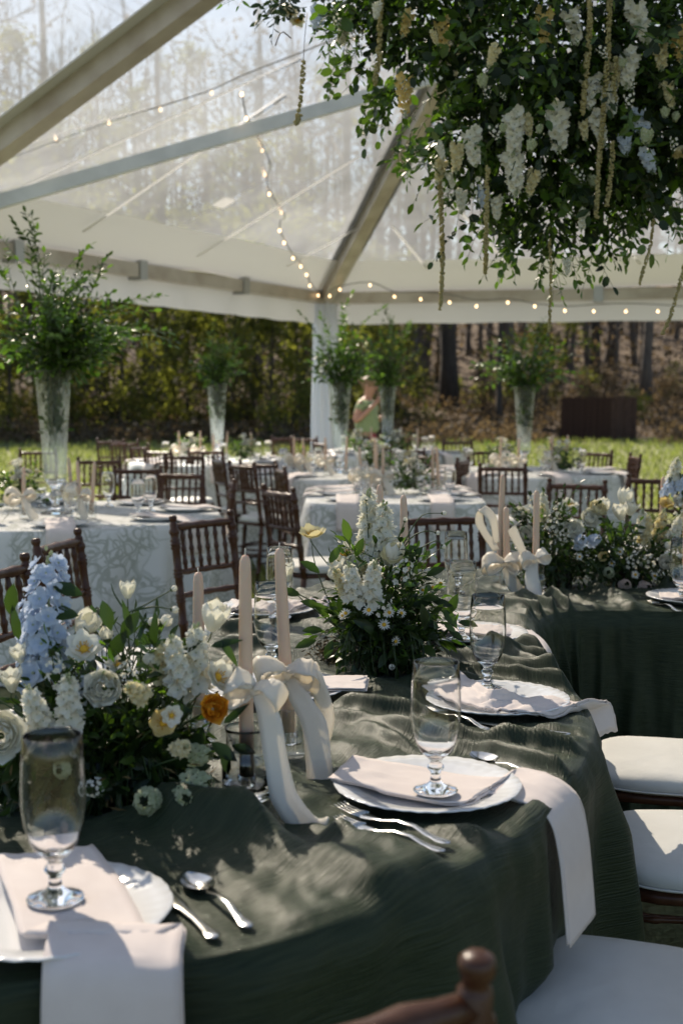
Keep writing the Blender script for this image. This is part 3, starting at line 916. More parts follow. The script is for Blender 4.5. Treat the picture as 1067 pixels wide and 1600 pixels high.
# ================================================================== CHAIRS
def turned(p, q, r, rings, n=8, top=None):
    """a turned 'bamboo' rod with raised rings"""
    p, q = V(p), V(q)
    L = (q - p).length
    st = [(0, r)]
    for t in rings:
        w = .011 / L
        st += [(t - w * 1.3, r), (t - w * .5, r * 1.32), (t + w * .5, r * 1.32), (t + w * 1.3, r)]
    st.append((1, r))
    if top:
        for dz, rr in top: st.append((1 + dz / L, rr))
    st.sort(key=lambda a: a[0])
    return MB().tube([p.lerp(q, t) for t, _ in st], [a for _, a in st], n)
def cushion_mesh():
    rows = []
    prof = [(.0, 0), (.70, 0), (.93, .002), (.99, .012), (1.0, .024), (.985, .036), (.92, .046), (.75, .052), (.4, .055), (.0, .056)]
    for f, z in prof:
        r = []
        for k in range(49):
            th = 2 * math.pi * k / 48
            c, s = math.cos(th), math.sin(th)
            e = (abs(c) ** 3.2 + abs(s) ** 3.2) ** (-1 / 3.2)
            x, y = .205 * e * c * f, .205 * e * s * f
            x *= 1 - .05 * (y < 0) * abs(y) / .2
            w = .002 * noise.noise(V((x * 14, y * 14, 1)))
            r.append((x, y, z + (w if z > .04 else 0)))
        rows.append(r)
    return MB().grid(rows).mesh('cushion', M['cushion'])
def piping_mesh():
    pts = []
    for k in range(49):
        th = 2 * math.pi * k / 48
        c, s = math.cos(th), math.sin(th)
        e = (abs(c) ** 3.2 + abs(s) ** 3.2) ** (-1 / 3.2)
        pts.append((.2065 * e * c, .2065 * e * s, .012))
    return MB().tube(pts, .0028, 5).mesh('piping', M['cushion'])

def build_chair_proto():
    e = empty('chiavari_chair', (0, 0, 0))
    for s in (-1, 1):
        turned((s * .188, .182, 0), (s * .180, .176, .43), .0160, (.12, .4, .42, .8, .84), top=[(.012, .015)]).build('leg', M['wood'], e)
        mb = MB()
        a, b, c = V((s * .178, -.225, 0)), V((s * .172, -.185, .43)), V((s * .170, -.245, .895))
        mb = turned(a, b, .0165, (.15, .45, .48, .85), 8)
        mb2 = turned(b, c, .0165, (.12, .33, .36, .55, .58, .80, .84, .93), 8, top=[(.003, .0135), (.009, .0115), (.014, .0150), (.022, .0170), (.030, .0162), (.034, .012), (.0355, .002)])
        mb.add(mb2.v, mb2.f)
        mb.build('back_post', M['wood'], e)
        for z in (.14, .24):
            turned((s * .184, .18, z), (s * .177, -.205, z), .008, (.3, .7), 6).build('stretcher', M['wood'], e)
    for y, z in ((.18, .20), (-.21, .20)):
        turned((-.18, y, z), (.18, y, z), .008, (.3, .7), 6).build('stretcher', M['wood'], e)
    mb = MB()
    rows = []
    for f, z in ((.0, .425), (.985, .425), (1, .43), (1, .440), (.985, .445), (0, .445)):
        r = []
        for k in range(33):
            th = 2 * math.pi * k / 32
            c, s = math.cos(th), math.sin(th)
            q = (abs(c) ** 5 + abs(s) ** 5) ** (-.2)
            r.append((.197 * q * c * f, .197 * q * s * f - .004, z))
        rows.append(r)
    mb.grid(rows).build('seat', M['wood'], e)
    cu = link('cushion', CUSH, e, Matrix.Translation((0, 0.005, .4455)))
    link('piping', PIPE, cu)
    def bz(z): return -.185 - .060 * (z - .43) / .465
    def rail(z, r, bow=.012, name='rail'):
        pts = [V((-.170 + .34 * i / 10, bz(z) - bow * math.sin(math.pi * i / 10), z)) for i in range(11)]
        rr = [r * (1.28 if i in (2, 5, 8) else 1) for i in range(11)]
        MB().tube(pts, rr, 8).build(name, M['wood'], e)
    rail(.880, .0150, name='top_rail')
    rail(.695, .0115, name='middle_rail')
    rail(.600, .0115, name='lower_rail')
    for i in range(6):
        x = -.122 + .244 * i / 5
        bow = .012 * math.sin(math.pi * (x + .17) / .34)
        turned((x, bz(.695) - bow, .70), (x, bz(.87) - bow, .872), .0086, (.2, .5, .8), 6).build('spindle', M['wood'], e)
    return e
CUSH, PIPE = cushion_mesh(), piping_mesh()
CHAIR = build_chair_proto()
chair_used = [False]
def chair_at(loc, face, label, group, z=0):
    """loc: point on the ground under the seat centre; face: plan direction the sitter looks"""
    rz = math.atan2(-face[0], face[1])
    lz = V((loc[0], loc[1], z))
    if not chair_used[0]:
        chair_used[0] = True
        CHAIR.location, CHAIR.rotation_euler = lz, (0, 0, rz)
        return tag(CHAIR, label, 'chair', group)
    o = copy_thing(CHAIR, lz, rz, label, group)
    o['category'] = 'chair'
    return o
def chair_px(px, ytop, face, label, group):
    """photo position of the middle of the top rail"""
    p = at(px, ytop, .90)
    f = V((face[0], face[1], 0)).normalized()
    return chair_at(p + f * .235, f, label, group)

# ================================================================== THE GREEN TABLE
TZ = .762
EDGE = [((-1.5, 1.38), (-1.5, 2.3)), ((-.9, 1.29), (-1.05, 2.25)), ((-.37, 1.322), (-.74, 2.35)), ((-.02, 1.465), (-.57, 2.6)),
        ((.264, 1.80), (-.45, 2.85)), ((.392, 2.08), (-.39, 3.1)), ((.495, 2.42), (-.36, 3.33)), ((.508, 2.80), (-.33, 3.6)), ((.515, 3.18), (-.25, 3.95)),
        ((.545, 3.50), (-.06, 4.3)), ((.625, 3.69), (.2, 4.55)), ((.76, 3.755), (.5, 4.66)), ((1.05, 3.74), (.95, 4.68)), ((1.6, 3.75), (1.6, 4.68)), ((2.0, 3.77), (2.0, 4.69))]
FLAT = []                                        # places where something stands: (x, y, r)
NAPS = [(.335, 1.955), (-.256, 1.345), (.50, 2.60), (.515, 3.2)]
def P(px, py, z=TZ): return at(px, py, z)
RIDGES = [((140, 1268), (440, 1330), .045, .040), ((330, 1300), (640, 1412), .05, .024), ((470, 1100), (735, 1122), .022, .020), ((515, 1122), (720, 1168), .025, .022),
          ((690, 1150), (925, 1178), .022, .024), ((715, 1166), (925, 1222), .022, .018), ((560, 1138), (640, 1180), .02, .014),
          ((755, 1018), (872, 1060), .02, .022), ((760, 990), (850, 1012), .02, .020), ((770, 950), (838, 975), .025, .022), ((330, 968), (440, 978), .025, .028), ((335, 990), (450, 1000), .022, .028),
          ((338, 1014), (450, 1026), .025, .025), ((930, 880), (1075, 935), .035, .035), ((800, 905), (880, 950), .03, .022), ((880, 905), (1000, 950), .025, .018),
          ((600, 1275), (790, 1320), .03, .014), ((480, 1330), (640, 1290), .02, .010), ((120, 1420), (380, 1480), .03, .008)]
RIDGES = [(P(*a), P(*b), w, h) for a, b, w, h in RIDGES]
def lam(s):                 # spacing of the gathers along the table
    t = max(0, min(1, (s - 1.95) / .5))
    u = max(0, min(1, (s - 4.1) / .5))
    return .34 * (1 - t) + .125 * t + .10 * u
PHS, _a = [], 0.0
for _i in range(900):
    PHS.append(_a); _a += .01 / lam(_i * .01)
def phase(s):
    k = max(0, min(898, int(s * 100)))
    return (PHS[k] + (s * 100 - k) * (PHS[k + 1] - PHS[k])) * 2 * math.pi
def gather(s, v):
    p = phase(s) + 3.2 * noise.noise(V((s * 1.7, v * 2.3, 4.4))) + 1.2 * noise.noise(V((s * 6, v * 4, 1.4)))
    a = .5 + .5 * math.sin(p)
    return a ** 3.2, .62 + .9 * noise.noise(V((s * 2.6, v * 1.5, 8.8)))
def top_h(x, y, su, v):
    h = .010 * noise.noise(V((x * 7, y * 7, 0))) + .006 * (1 - abs(noise.noise(V((su * 9, v * 2.2, 5)))) * 2)
    ga, gm = gather(su, v)
    tt = max(0, min(1, (su - 1.95) / .5))
    h += .010 * (.35 - abs(noise.noise(V((x * 15, y * 9, 2.2))))) + .005 * (.35 - abs(noise.noise(V((x * 31, y * 24, 6.2)))))
    h += max(0, gm) * ga * ((.022 + .022 * tt) * (.35 + .65 * (1 - min(1, v * 1.3)) ** 1.5))
    q = V((x, y, 0))
    for a, b, w, hh in RIDGES:
        if x < min(a.x, b.x) - .16 or x > max(a.x, b.x) + .16 or y < min(a.y, b.y) - .16 or y > max(a.y, b.y) + .16: continue
        ab = V((b.x - a.x, b.y - a.y, 0)); aq = V((x - a.x, y - a.y, 0))
        t = max(0, min(1, aq.dot(ab) / ab.length_squared))
        wob = .018 * noise.noise(V((x * 9, y * 9, hh * 100)))
        side = ab.x * aq.y - ab.y * aq.x
        d = (aq - ab * t).length * (1 if side > 0 else -1) + wob
        d = abs(d)
        if d < w * 3:
            e = 1 - (2 * t - 1) ** 4 * .8
            h += hh * 1.35 * e * math.exp(-(d / (w * .85)) ** 2)
    m = 1.0
    for fx, fy, r in FLAT:
        if abs(x - fx) > r + .06 or abs(y - fy) > r + .06: continue
        d = math.hypot(x - fx, y - fy)
        m = min(m, max(0, min(1, (d - r) / (.06 if r > .03 else .035))))
    return h * m
def build_green_table(pushes):
    n = 760
    E1 = catmull([V((a[0], a[1], 0)) for a, _ in EDGE], n)
    E2 = catmull([V((b[0], b[1], 0)) for _, b in EDGE], n)
    su, L = [0], 0
    for i in range(1, n):
        L += ((E1[i] + E2[i]) / 2 - (E1[i - 1] + E2[i - 1]) / 2).length
        su.append(L)
    NT, ND = 130, 44
    rows, uvs = [], []
    def drape(E, O, j, k, sgn, seed):
        """point of the hanging cloth; k 0..ND from the table edge down"""
        t0, t1 = E[max(j - 1, 0)], E[min(j + 1, n - 1)]
        tan = (t1 - t0).normalized()
        nrm = V((tan.y, -tan.x, 0))
        if nrm.dot(E[j] - O[j]) < 0: nrm = -nrm
        h = .74 * (k / ND)
        s = su[j]
        g = min(1, h / .16)
        warp = .5 * noise.noise(V((s * 1.3, h * .8, seed)))
        fold, fm = gather(s + .10 * (h / .74) * noise.noise(V((s * 2, 0, 3))), -.3 * h) if seed < 5 else ((math.sin(s * 14 + warp * 8) * .5 + .5) ** 1.5, 1)
        fold *= max(.25, fm)
        amp = (.45 * lam(s) * .55 + .03) * (.35 + .65 * min(1, h / .40)) * g
        off = .004 + .016 * min(1, h / .03) + .05 * (h / .74) + amp * (fold - .25) + .008 * noise.noise(V((s * 22, h * 5, seed)))
        # a deep fold where the cloth breaks at the front corner
        for nx, ny in NAPS:
            dd = math.hypot(E[j].x - nx, E[j].y - ny)
            if dd < .16: off = off * (1 - (1 - max(0, (dd - .07) / .09)) * .85)
        p = E[j] + nrm * off
        z = TZ - .008 * min(1, h / .01) - h
        if k == 0: p = E[j] + nrm * .004
        for cx, cy_, r, zt in pushes:
            if z < zt:
                d = V((p.x - cx, p.y - cy_, 0))
                if d.length < r:
                    dirr = (-nrm * .8 + d.normalized() * .2).normalized()
                    m_ = min(1, (zt - z) / .12)
                    p = p + dirr * (r - d.length) * m_
        return (p.x, p.y, max(z, .012)), h
    for k in range(ND, -1, -1):
        row, u = [], []
        for j in range(n):
            p, h = drape(E1, E2, j, k, 1, 1.0)
            row.append(p); u.append((su[j], -h))
        rows.append(row); uvs.append(u)
    W = [(E1[j] - E2[j]).length for j in range(n)]
    for i in range(1, NT):
        row, u = [], []
        v = i / NT
        for j in range(n):
            p = E1[j].lerp(E2[j], v)
            edge = min(1, min(v, 1 - v) * W[j] / .03)
            h = top_h(p.x, p.y, su[j], v)
            row.append((p.x, p.y, TZ + h * (.35 + .65 * edge) - .006 * (1 - edge) ** 2))
            u.append((su[j], v * W[j]))
        rows.append(row); uvs.append(u)
    for k in range(0, ND + 1, 2):
        row, u = [], []
        for j in range(n):
            p, h = drape(E2, E1, j, k, -1, 7.0)
            row.append(p); u.append((su[j], W[j] + h))
        rows.append(row); uvs.append(u)
    mb = MB(); mb.grid(rows, uv=uvs)
    o = mb.build('tablecloth', M['green'], None, True, True)
    tag(o, 'crinkled olive green taffeta cloth draped over the curved serpentine table', 'tablecloth')
    # the folding table underneath
    e = empty('serpentine_table', (0, 0, 0), 0, 'curved banquet table hidden under the olive green cloth', 'table')
    sh = [max(0, .02)] * n
    rows = []
    for i in range(9):
        rows.append([E1[j].lerp(E2[j], .03 + .94 * i / 8) + V((0, 0, TZ - .022)) for j in range(0, n, 6)])
    MB().grid(rows).build('tabletop', M['box'], e)
    for j in range(60, n, 100):
        for v in (.2, .8):
            q = E1[j].lerp(E2[j], v)
            MB().tube([V((q.x, q.y, 0)), V((q.x, q.y, TZ - .024))], .016, 8).build('leg', M['steel'], e)

# ================================================================== TABLEWARE PROTOTYPES
def plate_mesh(R_=.150):
    prof = [(.0001, .004), (.085, .004), (.100, .007), (.112, .0135), (.135, .0175), (R_, .021), (R_ + .001, .0195), (.130, .012), (.108, .007), (.095, .0), (.088, .0), (.084, .002), (.0001, .002)]
    def mod(r, z, th):
        if r > .11:
            k = (r - .11) / (R_ - .11)
            lobes = 1 + k * .010 * (abs(math.cos(6 * th)) ** .6 - .5)
            return r * lobes, z + k * .0006 * math.cos(36 * th)
        return r, z
    return MB().lathe(prof, 144, mod=mod).mesh('dinner_plate', M['plate'])
PLATE = plate_mesh()
def goblet_parts():
    bowl = [(.0085, .052), (.016, .056), (.024, .064), (.031, .077), (.0365, .096), (.039, .118), (.0390, .140), (.0375, .175), (.0355, .2045), (.0348, .2055), (.0341, .2045),
            (.0367, .175), (.0382, .140), (.0382, .118), (.0357, .097), (.0300, .0785), (.0225, .066), (.010, .060), (.0001, .058)]
    stem = [(.0001, .0), (.030, .0), (.0345, .001), (.035, .003), (.033, .0045), (.022, .008), (.012, .0125), (.0085, .018), (.0075, .026), (.0085, .032), (.0125, .036), (.0132, .039), (.0120, .042), (.0088, .046), (.0088, .050), (.0125, .0535), (.0001, .0565)]
    return MB().lathe(bowl, 40).mesh('bowl', M['glass']), MB().lathe(stem, 32).mesh('stem', M['gsolid'])
GOB = goblet_parts()
def goblet(p, label, group, s=1.0):
    e = empty('goblet', p, 0, label, 'glass', group)
    e.scale = (s, s, s)
    link('bowl', GOB[0], e); link('stem', GOB[1], e)
    return e
def candle_parts(L=.30, r=.0118):
    prof = [(.0001, 0), (r * .85, 0), (r, .006), (r * .98, L * .3), (r * .9, L * .7), (r * .80, L * .93), (r * .70, L * .968), (r * .45, L * .988), (.0001, L * .994)]
    return MB().lathe(prof, 20).mesh('taper', M['candle']), MB().tube([(0, 0, L * .99), (.0005, .0005, L + .006)], .0012, 5).mesh('wick', M['wick'])
CAND = candle_parts()
def candle(p, tip, label, group):
    """a taper whose foot stands at p and whose tip is at tip (small lean)"""
    d = V(tip) - V(p)
    e = empty('taper_candle', (0, 0, 0), 0, label, 'candle', group)
    m = frame(p, d.normalized(), V((0, -1, 0)))
    m = Matrix.Translation(p) @ d.to_track_quat('Z', 'Y').to_matrix().to_4x4() @ Matrix.Diagonal((1, 1, d.length / .306, 1))
    e.matrix_basis = m
    link('taper', CAND[0], e); link('wick', CAND[1], e)
    return e
def holder_mesh(kind):
    if kind == 0:   # squat jar with a stepped neck
        prof = [(.0001, .0), (.034, .0), (.039, .003), (.040, .010), (.040, .062), (.038, .070), (.0335, .075), (.0325, .080), (.033, .108), (.0345, .114), (.0350, .1165), (.0335, .1165), (.0312, .110), (.0305, .082),
                (.0305, .0775), (.035, .070), (.0372, .060), (.0372, .016), (.030, .013), (.0001, .013)]
    else:           # small straight cup
        prof = [(.0001, 0), (.028, 0), (.0295, .003), (.027, .012), (.0265, .03), (.028, .085), (.0285, .089), (.027, .089), (.0258, .084), (.024, .03), (.022, .022), (.0001, .020)]
    return MB().lathe(prof, 36).mesh('jar', M['glass' if kind == 0 else 'gjar'])
HOLD = [holder_mesh(0), holder_mesh(1)]
CUPS = MB().lathe([(.0001, .0), (.0155, .0), (.0155, .022), (.0128, .022), (.0124, .004), (.0001, .004)], 20).mesh('socket', M['gsolid'])
def holder(p, label, group, kind=0, s=1.0):
    e = empty('candle_holder', p, 0, label, 'candle holder', group)
    e.scale = (s, s, s)
    link('jar', HOLD[kind], e)
    link('socket', CUPS, e, Matrix.Translation((0, 0, .014 if kind == 0 else .022)))
    return e
def cutlery_mesh(kind):
    mb = MB()
    def flat(prof, th, zc):
        rows = []
        for y, w in prof:
            z = zc(y)
            rows.append([(-w, y, z), (-w * .5, y, z + th), (w * .5, y, z + th), (w, y, z), (w * .5, y, z - th * .4), (-w * .5, y, z - th * .4), (-w, y, z)])
        mb.grid(rows)
    hz = lambda y: .004 + .010 * math.exp(-((y - .075) / .03) ** 2) + .004 * max(0, (.06 - y) / .06) * 0
    handle = [(-.001, .0005), (0, .003), (.006, .0085), (.016, .0092), (.026, .0065), (.038, .0060), (.06, .0045), (.09, .0036), (.118, .0034)]
    if kind == 'spoon':
        flat(handle + [(.128, .0036)], .0016, hz)
        rows = []
        for i in range(9):
            t = i / 8; y = .124 + .066 * t
            w = .021 * math.sin(math.pi * min(1, .06 + .94 * t) ** .85) ** .62 if 0 < t < 1 else .002
            rows.append([(w * c, y, .007 - .0085 * (1 - c * c) * math.sin(math.pi * t) + .002 * c * c) for c in (-1, -.7, -.35, 0, .35, .7, 1)])
        mb.grid(rows)
        mb.grid([[(x, y, z - .0012) for x, y, z in r] for r in rows])
    elif kind == 'fork':
        flat(handle + [(.130, .0042), (.138, .0090), (.150, .0118), (.156, .0118)], .0013, hz)
        for k in range(4):
            x = -.0098 + .00653 * k
            mb.tube([(x, .154, .0048), (x, .170, .0040), (x * .97, .190, .0058), (x * .95, .203, .0100)], [.0021, .0019, .0016, .0007], 6)
    else:
        flat(handle[:7] + [(.095, .0062), (.105, .0075), (.110, .0092), (.160, .0100), (.190, .0088), (.206, .0040), (.210, .0008)], .0014, lambda y: .004)
    return mb.mesh(kind, M['silver'])
CUT = {k: cutlery_mesh(k) for k in ('spoon', 'fork', 'knife')}
def cutlery(kind, tail, head, label, group, z=TZ + .003, scale=1.0):
    """tail = handle end, head = bowl, tines or blade end, both photo pixels on the cloth"""
    a, b = at(*tail, z), at(*head, z)
    d = (b - a).normalized()
    for i in range(7):
        q_ = a.lerp(b, i / 6); FLAT.append((q_.x, q_.y, .022))
    o = link(kind, CUT[kind], None, frame(a, d, V((0, 0, 1)), scale))
    return tag(o, label, kind, group)

# ------------------------------------------------------------------ cloth strips: napkins, ribbons
def strip(name, pts, wv, mat, n=40, m=9, th=.002, sagw=0.0, crease=0.0, seed=0, parent=None, M_=None):
    """a cloth strip along pts with half-width vectors wv"""
    c = catmull(pts, n); w = catmull(wv, n)
    rows, uv = [], []
    for i in range(n):
        r = []
        for k in range(m):
            f = -1 + 2 * k / (m - 1)
            q = c[i] + w[i] * f
            q = q + V((0, 0, 1)) * (crease * (noise.noise(V((i * .22, f * 1.6, seed))) + .5 * noise.noise(V((i * .6, f * 4, seed + 3)))) - sagw * f * f + (.0018 * math.exp(-(f * 14) ** 2) + .0012 * (abs(f) > .9) if th > .0015 else 0))
            r.append(q)
        rows.append(r)
    mb = MB(); mb.grid(rows)
    o = mb.build(name, mat, parent, True, M=M_)
    s = o.modifiers.new('thickness', 'SOLIDIFY')
    s.thickness, s.offset = th, 1
    return o
def napkin(pts, wv, label, group, th=.005, crease=.003, seed=0, n=60):
    th = .0024
    o = strip('napkin', pts, wv, M['napkin'], n, 15, th, 0, crease, seed)
    strip('fold', [p + V((.004, .003, -.0055)) for p in pts], [w * .985 for w in wv], M['napkin'], n, 15, th * .8, 0, crease, seed, o)
    return tag(o, label, 'napkin', group)

def bow_parts(e, c, Rv, U, F, size, tails, tail_w=.020, seed=0, nl=2, build=True):
    """a loose ribbon bow: c centre, Rv/U/F right, up, towards the viewer; tails = lists of points"""
    rng = random.Random(seed)
    for k in range(nl):
        s = -1 if k % 2 == 0 else 1
        a = (Rv * s + U * rng.uniform(-.15, .55) + F * rng.uniform(-.1, .4)).normalized()
        dp = (F * rng.uniform(.45, .8) + U * rng.uniform(.6, 1.1)).normalized()
        wv = a.cross(dp).normalized()
        if wv.dot(U) < 0: wv = -wv
        L = size * rng.uniform(.8, 1.15) * (1 - .06 * k)
        wv = (wv + F * rng.uniform(-.35, .35)).normalized()
        dr = -U * L * .18
        pts = [c + dp * .010, c + a * .42 * L + dp * L * .40, c + a * .88 * L + dp * L * .36 + dr * .4, c + a * 1.08 * L + dr * .8, c + a * .88 * L - dp * L * .34 + dr, c + a * .42 * L - dp * L * .30 + dr * .6, c - dp * .004]
        w = [wv * tail_w * q_ for q_ in (.30, .72, .88, .92, .86, .66, .3)]
        strip('loop', pts, w, M['ribbon'], 30, 5, .0007, 0, .006, seed + k, e)
    MB().lathe([(.0001, -.014), (.006, -.011), (.0100, 0), (.006, .011), (.0001, .013)], 14, Matrix.Translation(c)).build('knot', M['ribbon'], e)
    for i, (tp, tw) in enumerate(tails):
        strip('tail', tp, tw, M['ribbon'], 40, 5, .0007, 0, .004, seed + 9 + i, e)

# ================================================================== ROUND TABLES
def round_cloth(name, cx, cy, Rr, seed, label, Hh=.765, rect=None):
    n = 180
    rows, uv = [], []
    def rim(th, f):
        if rect:
            c, s = math.cos(th), math.sin(th)
            e = (abs(c) ** 9 + abs(s) ** 9) ** (-1 / 9)
            return rect[0] * e * c * f, rect[1] * e * s * f
        return Rr * math.cos(th) * f, Rr * math.sin(th) * f
    prof = [(f, Hh) for f in (0.02, .2, .4, .6, .75, .85, .93, .97, .99)] + [(1, Hh - .004)]
    for f, z in prof:
        r, u = [], []
        for k in range(n + 1):
            th = 2 * math.pi * k / n
            x, y = rim(th, f)
            r.append((cx + x, cy + y, z + .003 * noise.noise(V((x * 6, y * 6, seed)))))
            u.append((th * Rr, f * Rr))
        rows.append(r); uv.append(u)
    for i in range(1, 26):
        h = .75 * i / 25
        r, u = [], []
        for k in range(n + 1):
            th = 2 * math.pi * k / n
            x, y = rim(th, 1)
            d = V((x, y, 0)).normalized()
            w = 1.0 * noise.noise(V((math.cos(th) * 1.5, math.sin(th) * 1.5, seed + h)))
            g = min(1, h / .35)
            fold = (.5 + .5 * math.sin(th * 15 + w * 5 + seed)) ** 1.4
            off = .006 * min(1, h / .03) + .05 * h + g * .075 * fold
            r.append((cx + x + d.x * off, cy + y + d.y * off, Hh - .004 - h))
            u.append((th * Rr, Rr + h))
        rows.append(r); uv.append(u)
    mb = MB(); mb.grid(rows, uv=uv)
    o = mb.build('tablecloth', M['toile'], None, True, True)
    tag(o, label, 'tablecloth', 'white toile tablecloths')
    e = empty(name, (cx, cy, 0), 0, label.replace('cloth', 'banquet table under the toile cloth', 1) if False else 'banquet table under the ' + label, 'table', 'toile covered tables')
    a, b = (rect if rect else (Rr, Rr))
    mb = MB()
    if rect: mb.box((-a + .04, -b + .04, Hh - .045), (a - .04, b - .04, Hh - .02))
    else: mb.lathe([(.0001, Hh - .045), (Rr - .02, Hh - .045), (Rr - .02, Hh - .02), (.0001, Hh - .02)], 48)
    mb.build('tabletop', M['box'], e)
    for sx in (-1, 1):
        for sy in (-1, 1):
            MB().tube([(sx * a * .55, sy * b * .55, 0), (sx * a * .5, sy * b * .5, Hh - .046)], .016, 8).build('leg', M['steel'], e)

def vase_parts():
    """fluted trumpet vase on a ball stem: r 0.1 at the mouth, 0.80 tall"""
    prof = [(.060, .195), (.062, .22), (.068, .35), (.077, .50), (.088, .65), (.0985, .79), (.100, .80), (.0965, .80), (.0945, .79), (.084, .65), (.073, .50), (.064, .35), (.057, .225), (.0001, .215)]
    def mod(r, z, th):
        return r * (1 + .022 * math.cos(22 * th)), z
    body = MB().lathe(prof, 132, mod=mod).mesh('body', M['gvase'])
    st = [(.0001, 0), (.080, 0), (.085, .004), (.080, .010), (.040, .022), (.022, .04), (.020, .06), (.034, .078), (.038, .095), (.034, .112), (.022, .128), (.024, .145), (.040, .165), (.056, .185), (.060, .194), (.0001, .194)]
    foot = MB().lathe(st, 32).mesh('foot', M['gsolid'])
    return body, foot
VASE = vase_parts()
def vase(p, label, s=1.0):
    e = empty('trumpet_vase', p, 0, label, 'vase', 'tall fluted glass vases')
    e.scale = (s, s, s)
    link('body', VASE[0], e); link('foot', VASE[1], e)

# ================================================================== LEAVES
def leaf_geo(w, fold=.12, curl=.18, shape=0):
    prof = {0: (.55, .98, .72), 1: (.75, .95, .55), 2: (.80, 1.0, .92)}[shape]
    vs = [(0, 0, 0)]
    for t, h in zip((.16, .45, .75), prof):
        z = -curl * t * t
        hw = h * w / 2
        vs += [(-hw, t, z + fold * hw * 2 * .5), (0, t, z - .01), (hw, t, z + fold * hw)]
    vs.append((0, 1, -curl))
    fs = [(0, 2, 1), (0, 3, 2)]
    for r in (1, 4):
        fs += [(r, r + 1, r + 4), (r, r + 4, r + 3), (r + 1, r + 2, r + 5), (r + 1, r + 5, r + 4)]
    fs += [(7, 8, 10), (8, 9, 10)]
    return vs, fs
LEAF_GEO = {'ovate': leaf_geo(.46, .25, .16), 'lance': leaf_geo(.27, .2, .25, 1), 'round': leaf_geo(.62, .15, .10, 2)}
LEAF_ME = {}
def leaf_mesh(kind, mat):
    if (kind, mat) not in LEAF_ME:
        mb = MB(); mb.add(*LEAF_GEO[kind])
        LEAF_ME[(kind, mat)] = mb.mesh('leaf', M[mat])
    return LEAF_ME[(kind, mat)]

class Foliage:
    """collects leaves of one plant: the largest in view become parts, the rest one part of kind stuff"""
    def __init__(s, root, base):
        s.root, s.base, s.items, s.stems = root, V(base), [], MB()
        s.inv = Matrix.Translation(-s.base)
    def leaf(s, p, d, n, size, kind='ovate', mat='leaf'):
        s.items.append((frame(p, d, n, size), kind, mat, size / max(.3, (V(p) - V((0, 0, EYE))).length)))
    def stem(s, pts, r=.002):
        s.stems.tube([V(p) - s.base for p in pts], [r * (1 - .6 * i / (len(pts) - 1)) for i in range(len(pts))], 5, cap=False)
    def spray(s, rng, a, b, ll, kind='ovate', mat='leaf', bow=.12, start=.2, gap=.55, r=.0022, ang=.95):
        a, b = V(a), V(b)
        L = (b - a).length
        mid = a.lerp(b, .55) + V((rng.gauss(0, .05), rng.gauss(0, .05), bow)) * L
        pts = catmull([a, mid, b], 9)
        s.stem(pts, r)
        n = max(3, int(L * (1 - start) / (ll * gap)))
        for i in range(n + 1):
            t = start + (1 - start) * i / n
            k = min(int(t * 8), 7); f = t * 8 - k
            p = pts[k].lerp(pts[k + 1], f)
            d = (pts[k + 1] - pts[k]).normalized()
            sd = d.cross(V((0, 0, 1)))
            if sd.length < .1: sd = V((1, 0, 0))
            sd.normalize()
            ph = (i % 2) * math.pi + rng.gauss(0, .6)
            sd = sd * math.cos(ph) + d.cross(sd) * math.sin(ph)
            la = ang * rng.uniform(.6, 1.2) * (1 - .8 * (i == n))
            ld_ = d * math.cos(la) + sd * math.sin(la) + V((0, 0, rng.gauss(0, .12)))
            s.leaf(p, ld_, d.cross(ld_).cross(ld_) * -1 + rand_dir(rng) * .5 + V((0, 0, .4)), ll * rng.uniform(.7, 1.15) * (1 - .3 * t), kind, mat)
    def finish(s, max_parts, stem_mat='stem'):
        if s.stems.f:
            s.stems.build('stem', M[stem_mat], s.root)['kind'] = 'stuff'
        s.items.sort(key=lambda a: -a[3])
        for m, kind, mat, _ in s.items[:max_parts]:
            link('leaf', leaf_mesh(kind, mat), s.root, s.inv @ m)
        rest = {}
        for m, kind, mat, _ in s.items[max_parts:]:
            rest.setdefault((kind, mat), []).append(s.inv @ m)
        for (kind, mat), ms in rest.items():
            o = link('foliage', scatter_mesh('foliage', *LEAF_GEO[kind], ms, M[mat], True), s.root)
            o['kind'] = 'stuff'

# ================================================================== FLOWERS (each points along +Z)
def cup_petals(mb, n, R_, H, rfun, span, rot=0, mi=0, nu=5, nv=6, ruffle=0, rng=None, tipk=3):
    for k in range(n):
        th0 = rot + 2 * math.pi * k / n
        rows = []
        sk = 1 + (rng.uniform(-.06, .06) if rng else 0)
        for i in range(nv):
            t = i / (nv - 1)
            hw = span * (max(0, 1 - t ** tipk)) ** .55 * (.55 + .45 * min(1, t / .25))
            r_ = rfun(t) * R_
            row = []
            for j in range(nu):
                u = -1 + 2 * j / (nu - 1)
                th = th0 + u * hw
                rr = r_ * (1 + .07 * (k % 2)) + ruffle * R_ * t * (noise.noise(V((th * 3, t * 3, k))))
                row.append((rr * math.cos(th), rr * math.sin(th), H * t * sk * (1 - .10 * u * u * t) + ruffle * H * .5 * noise.noise(V((th * 5, t * 2, 9)))))
            rows.append(row)
        mb.grid(rows, None, mi)
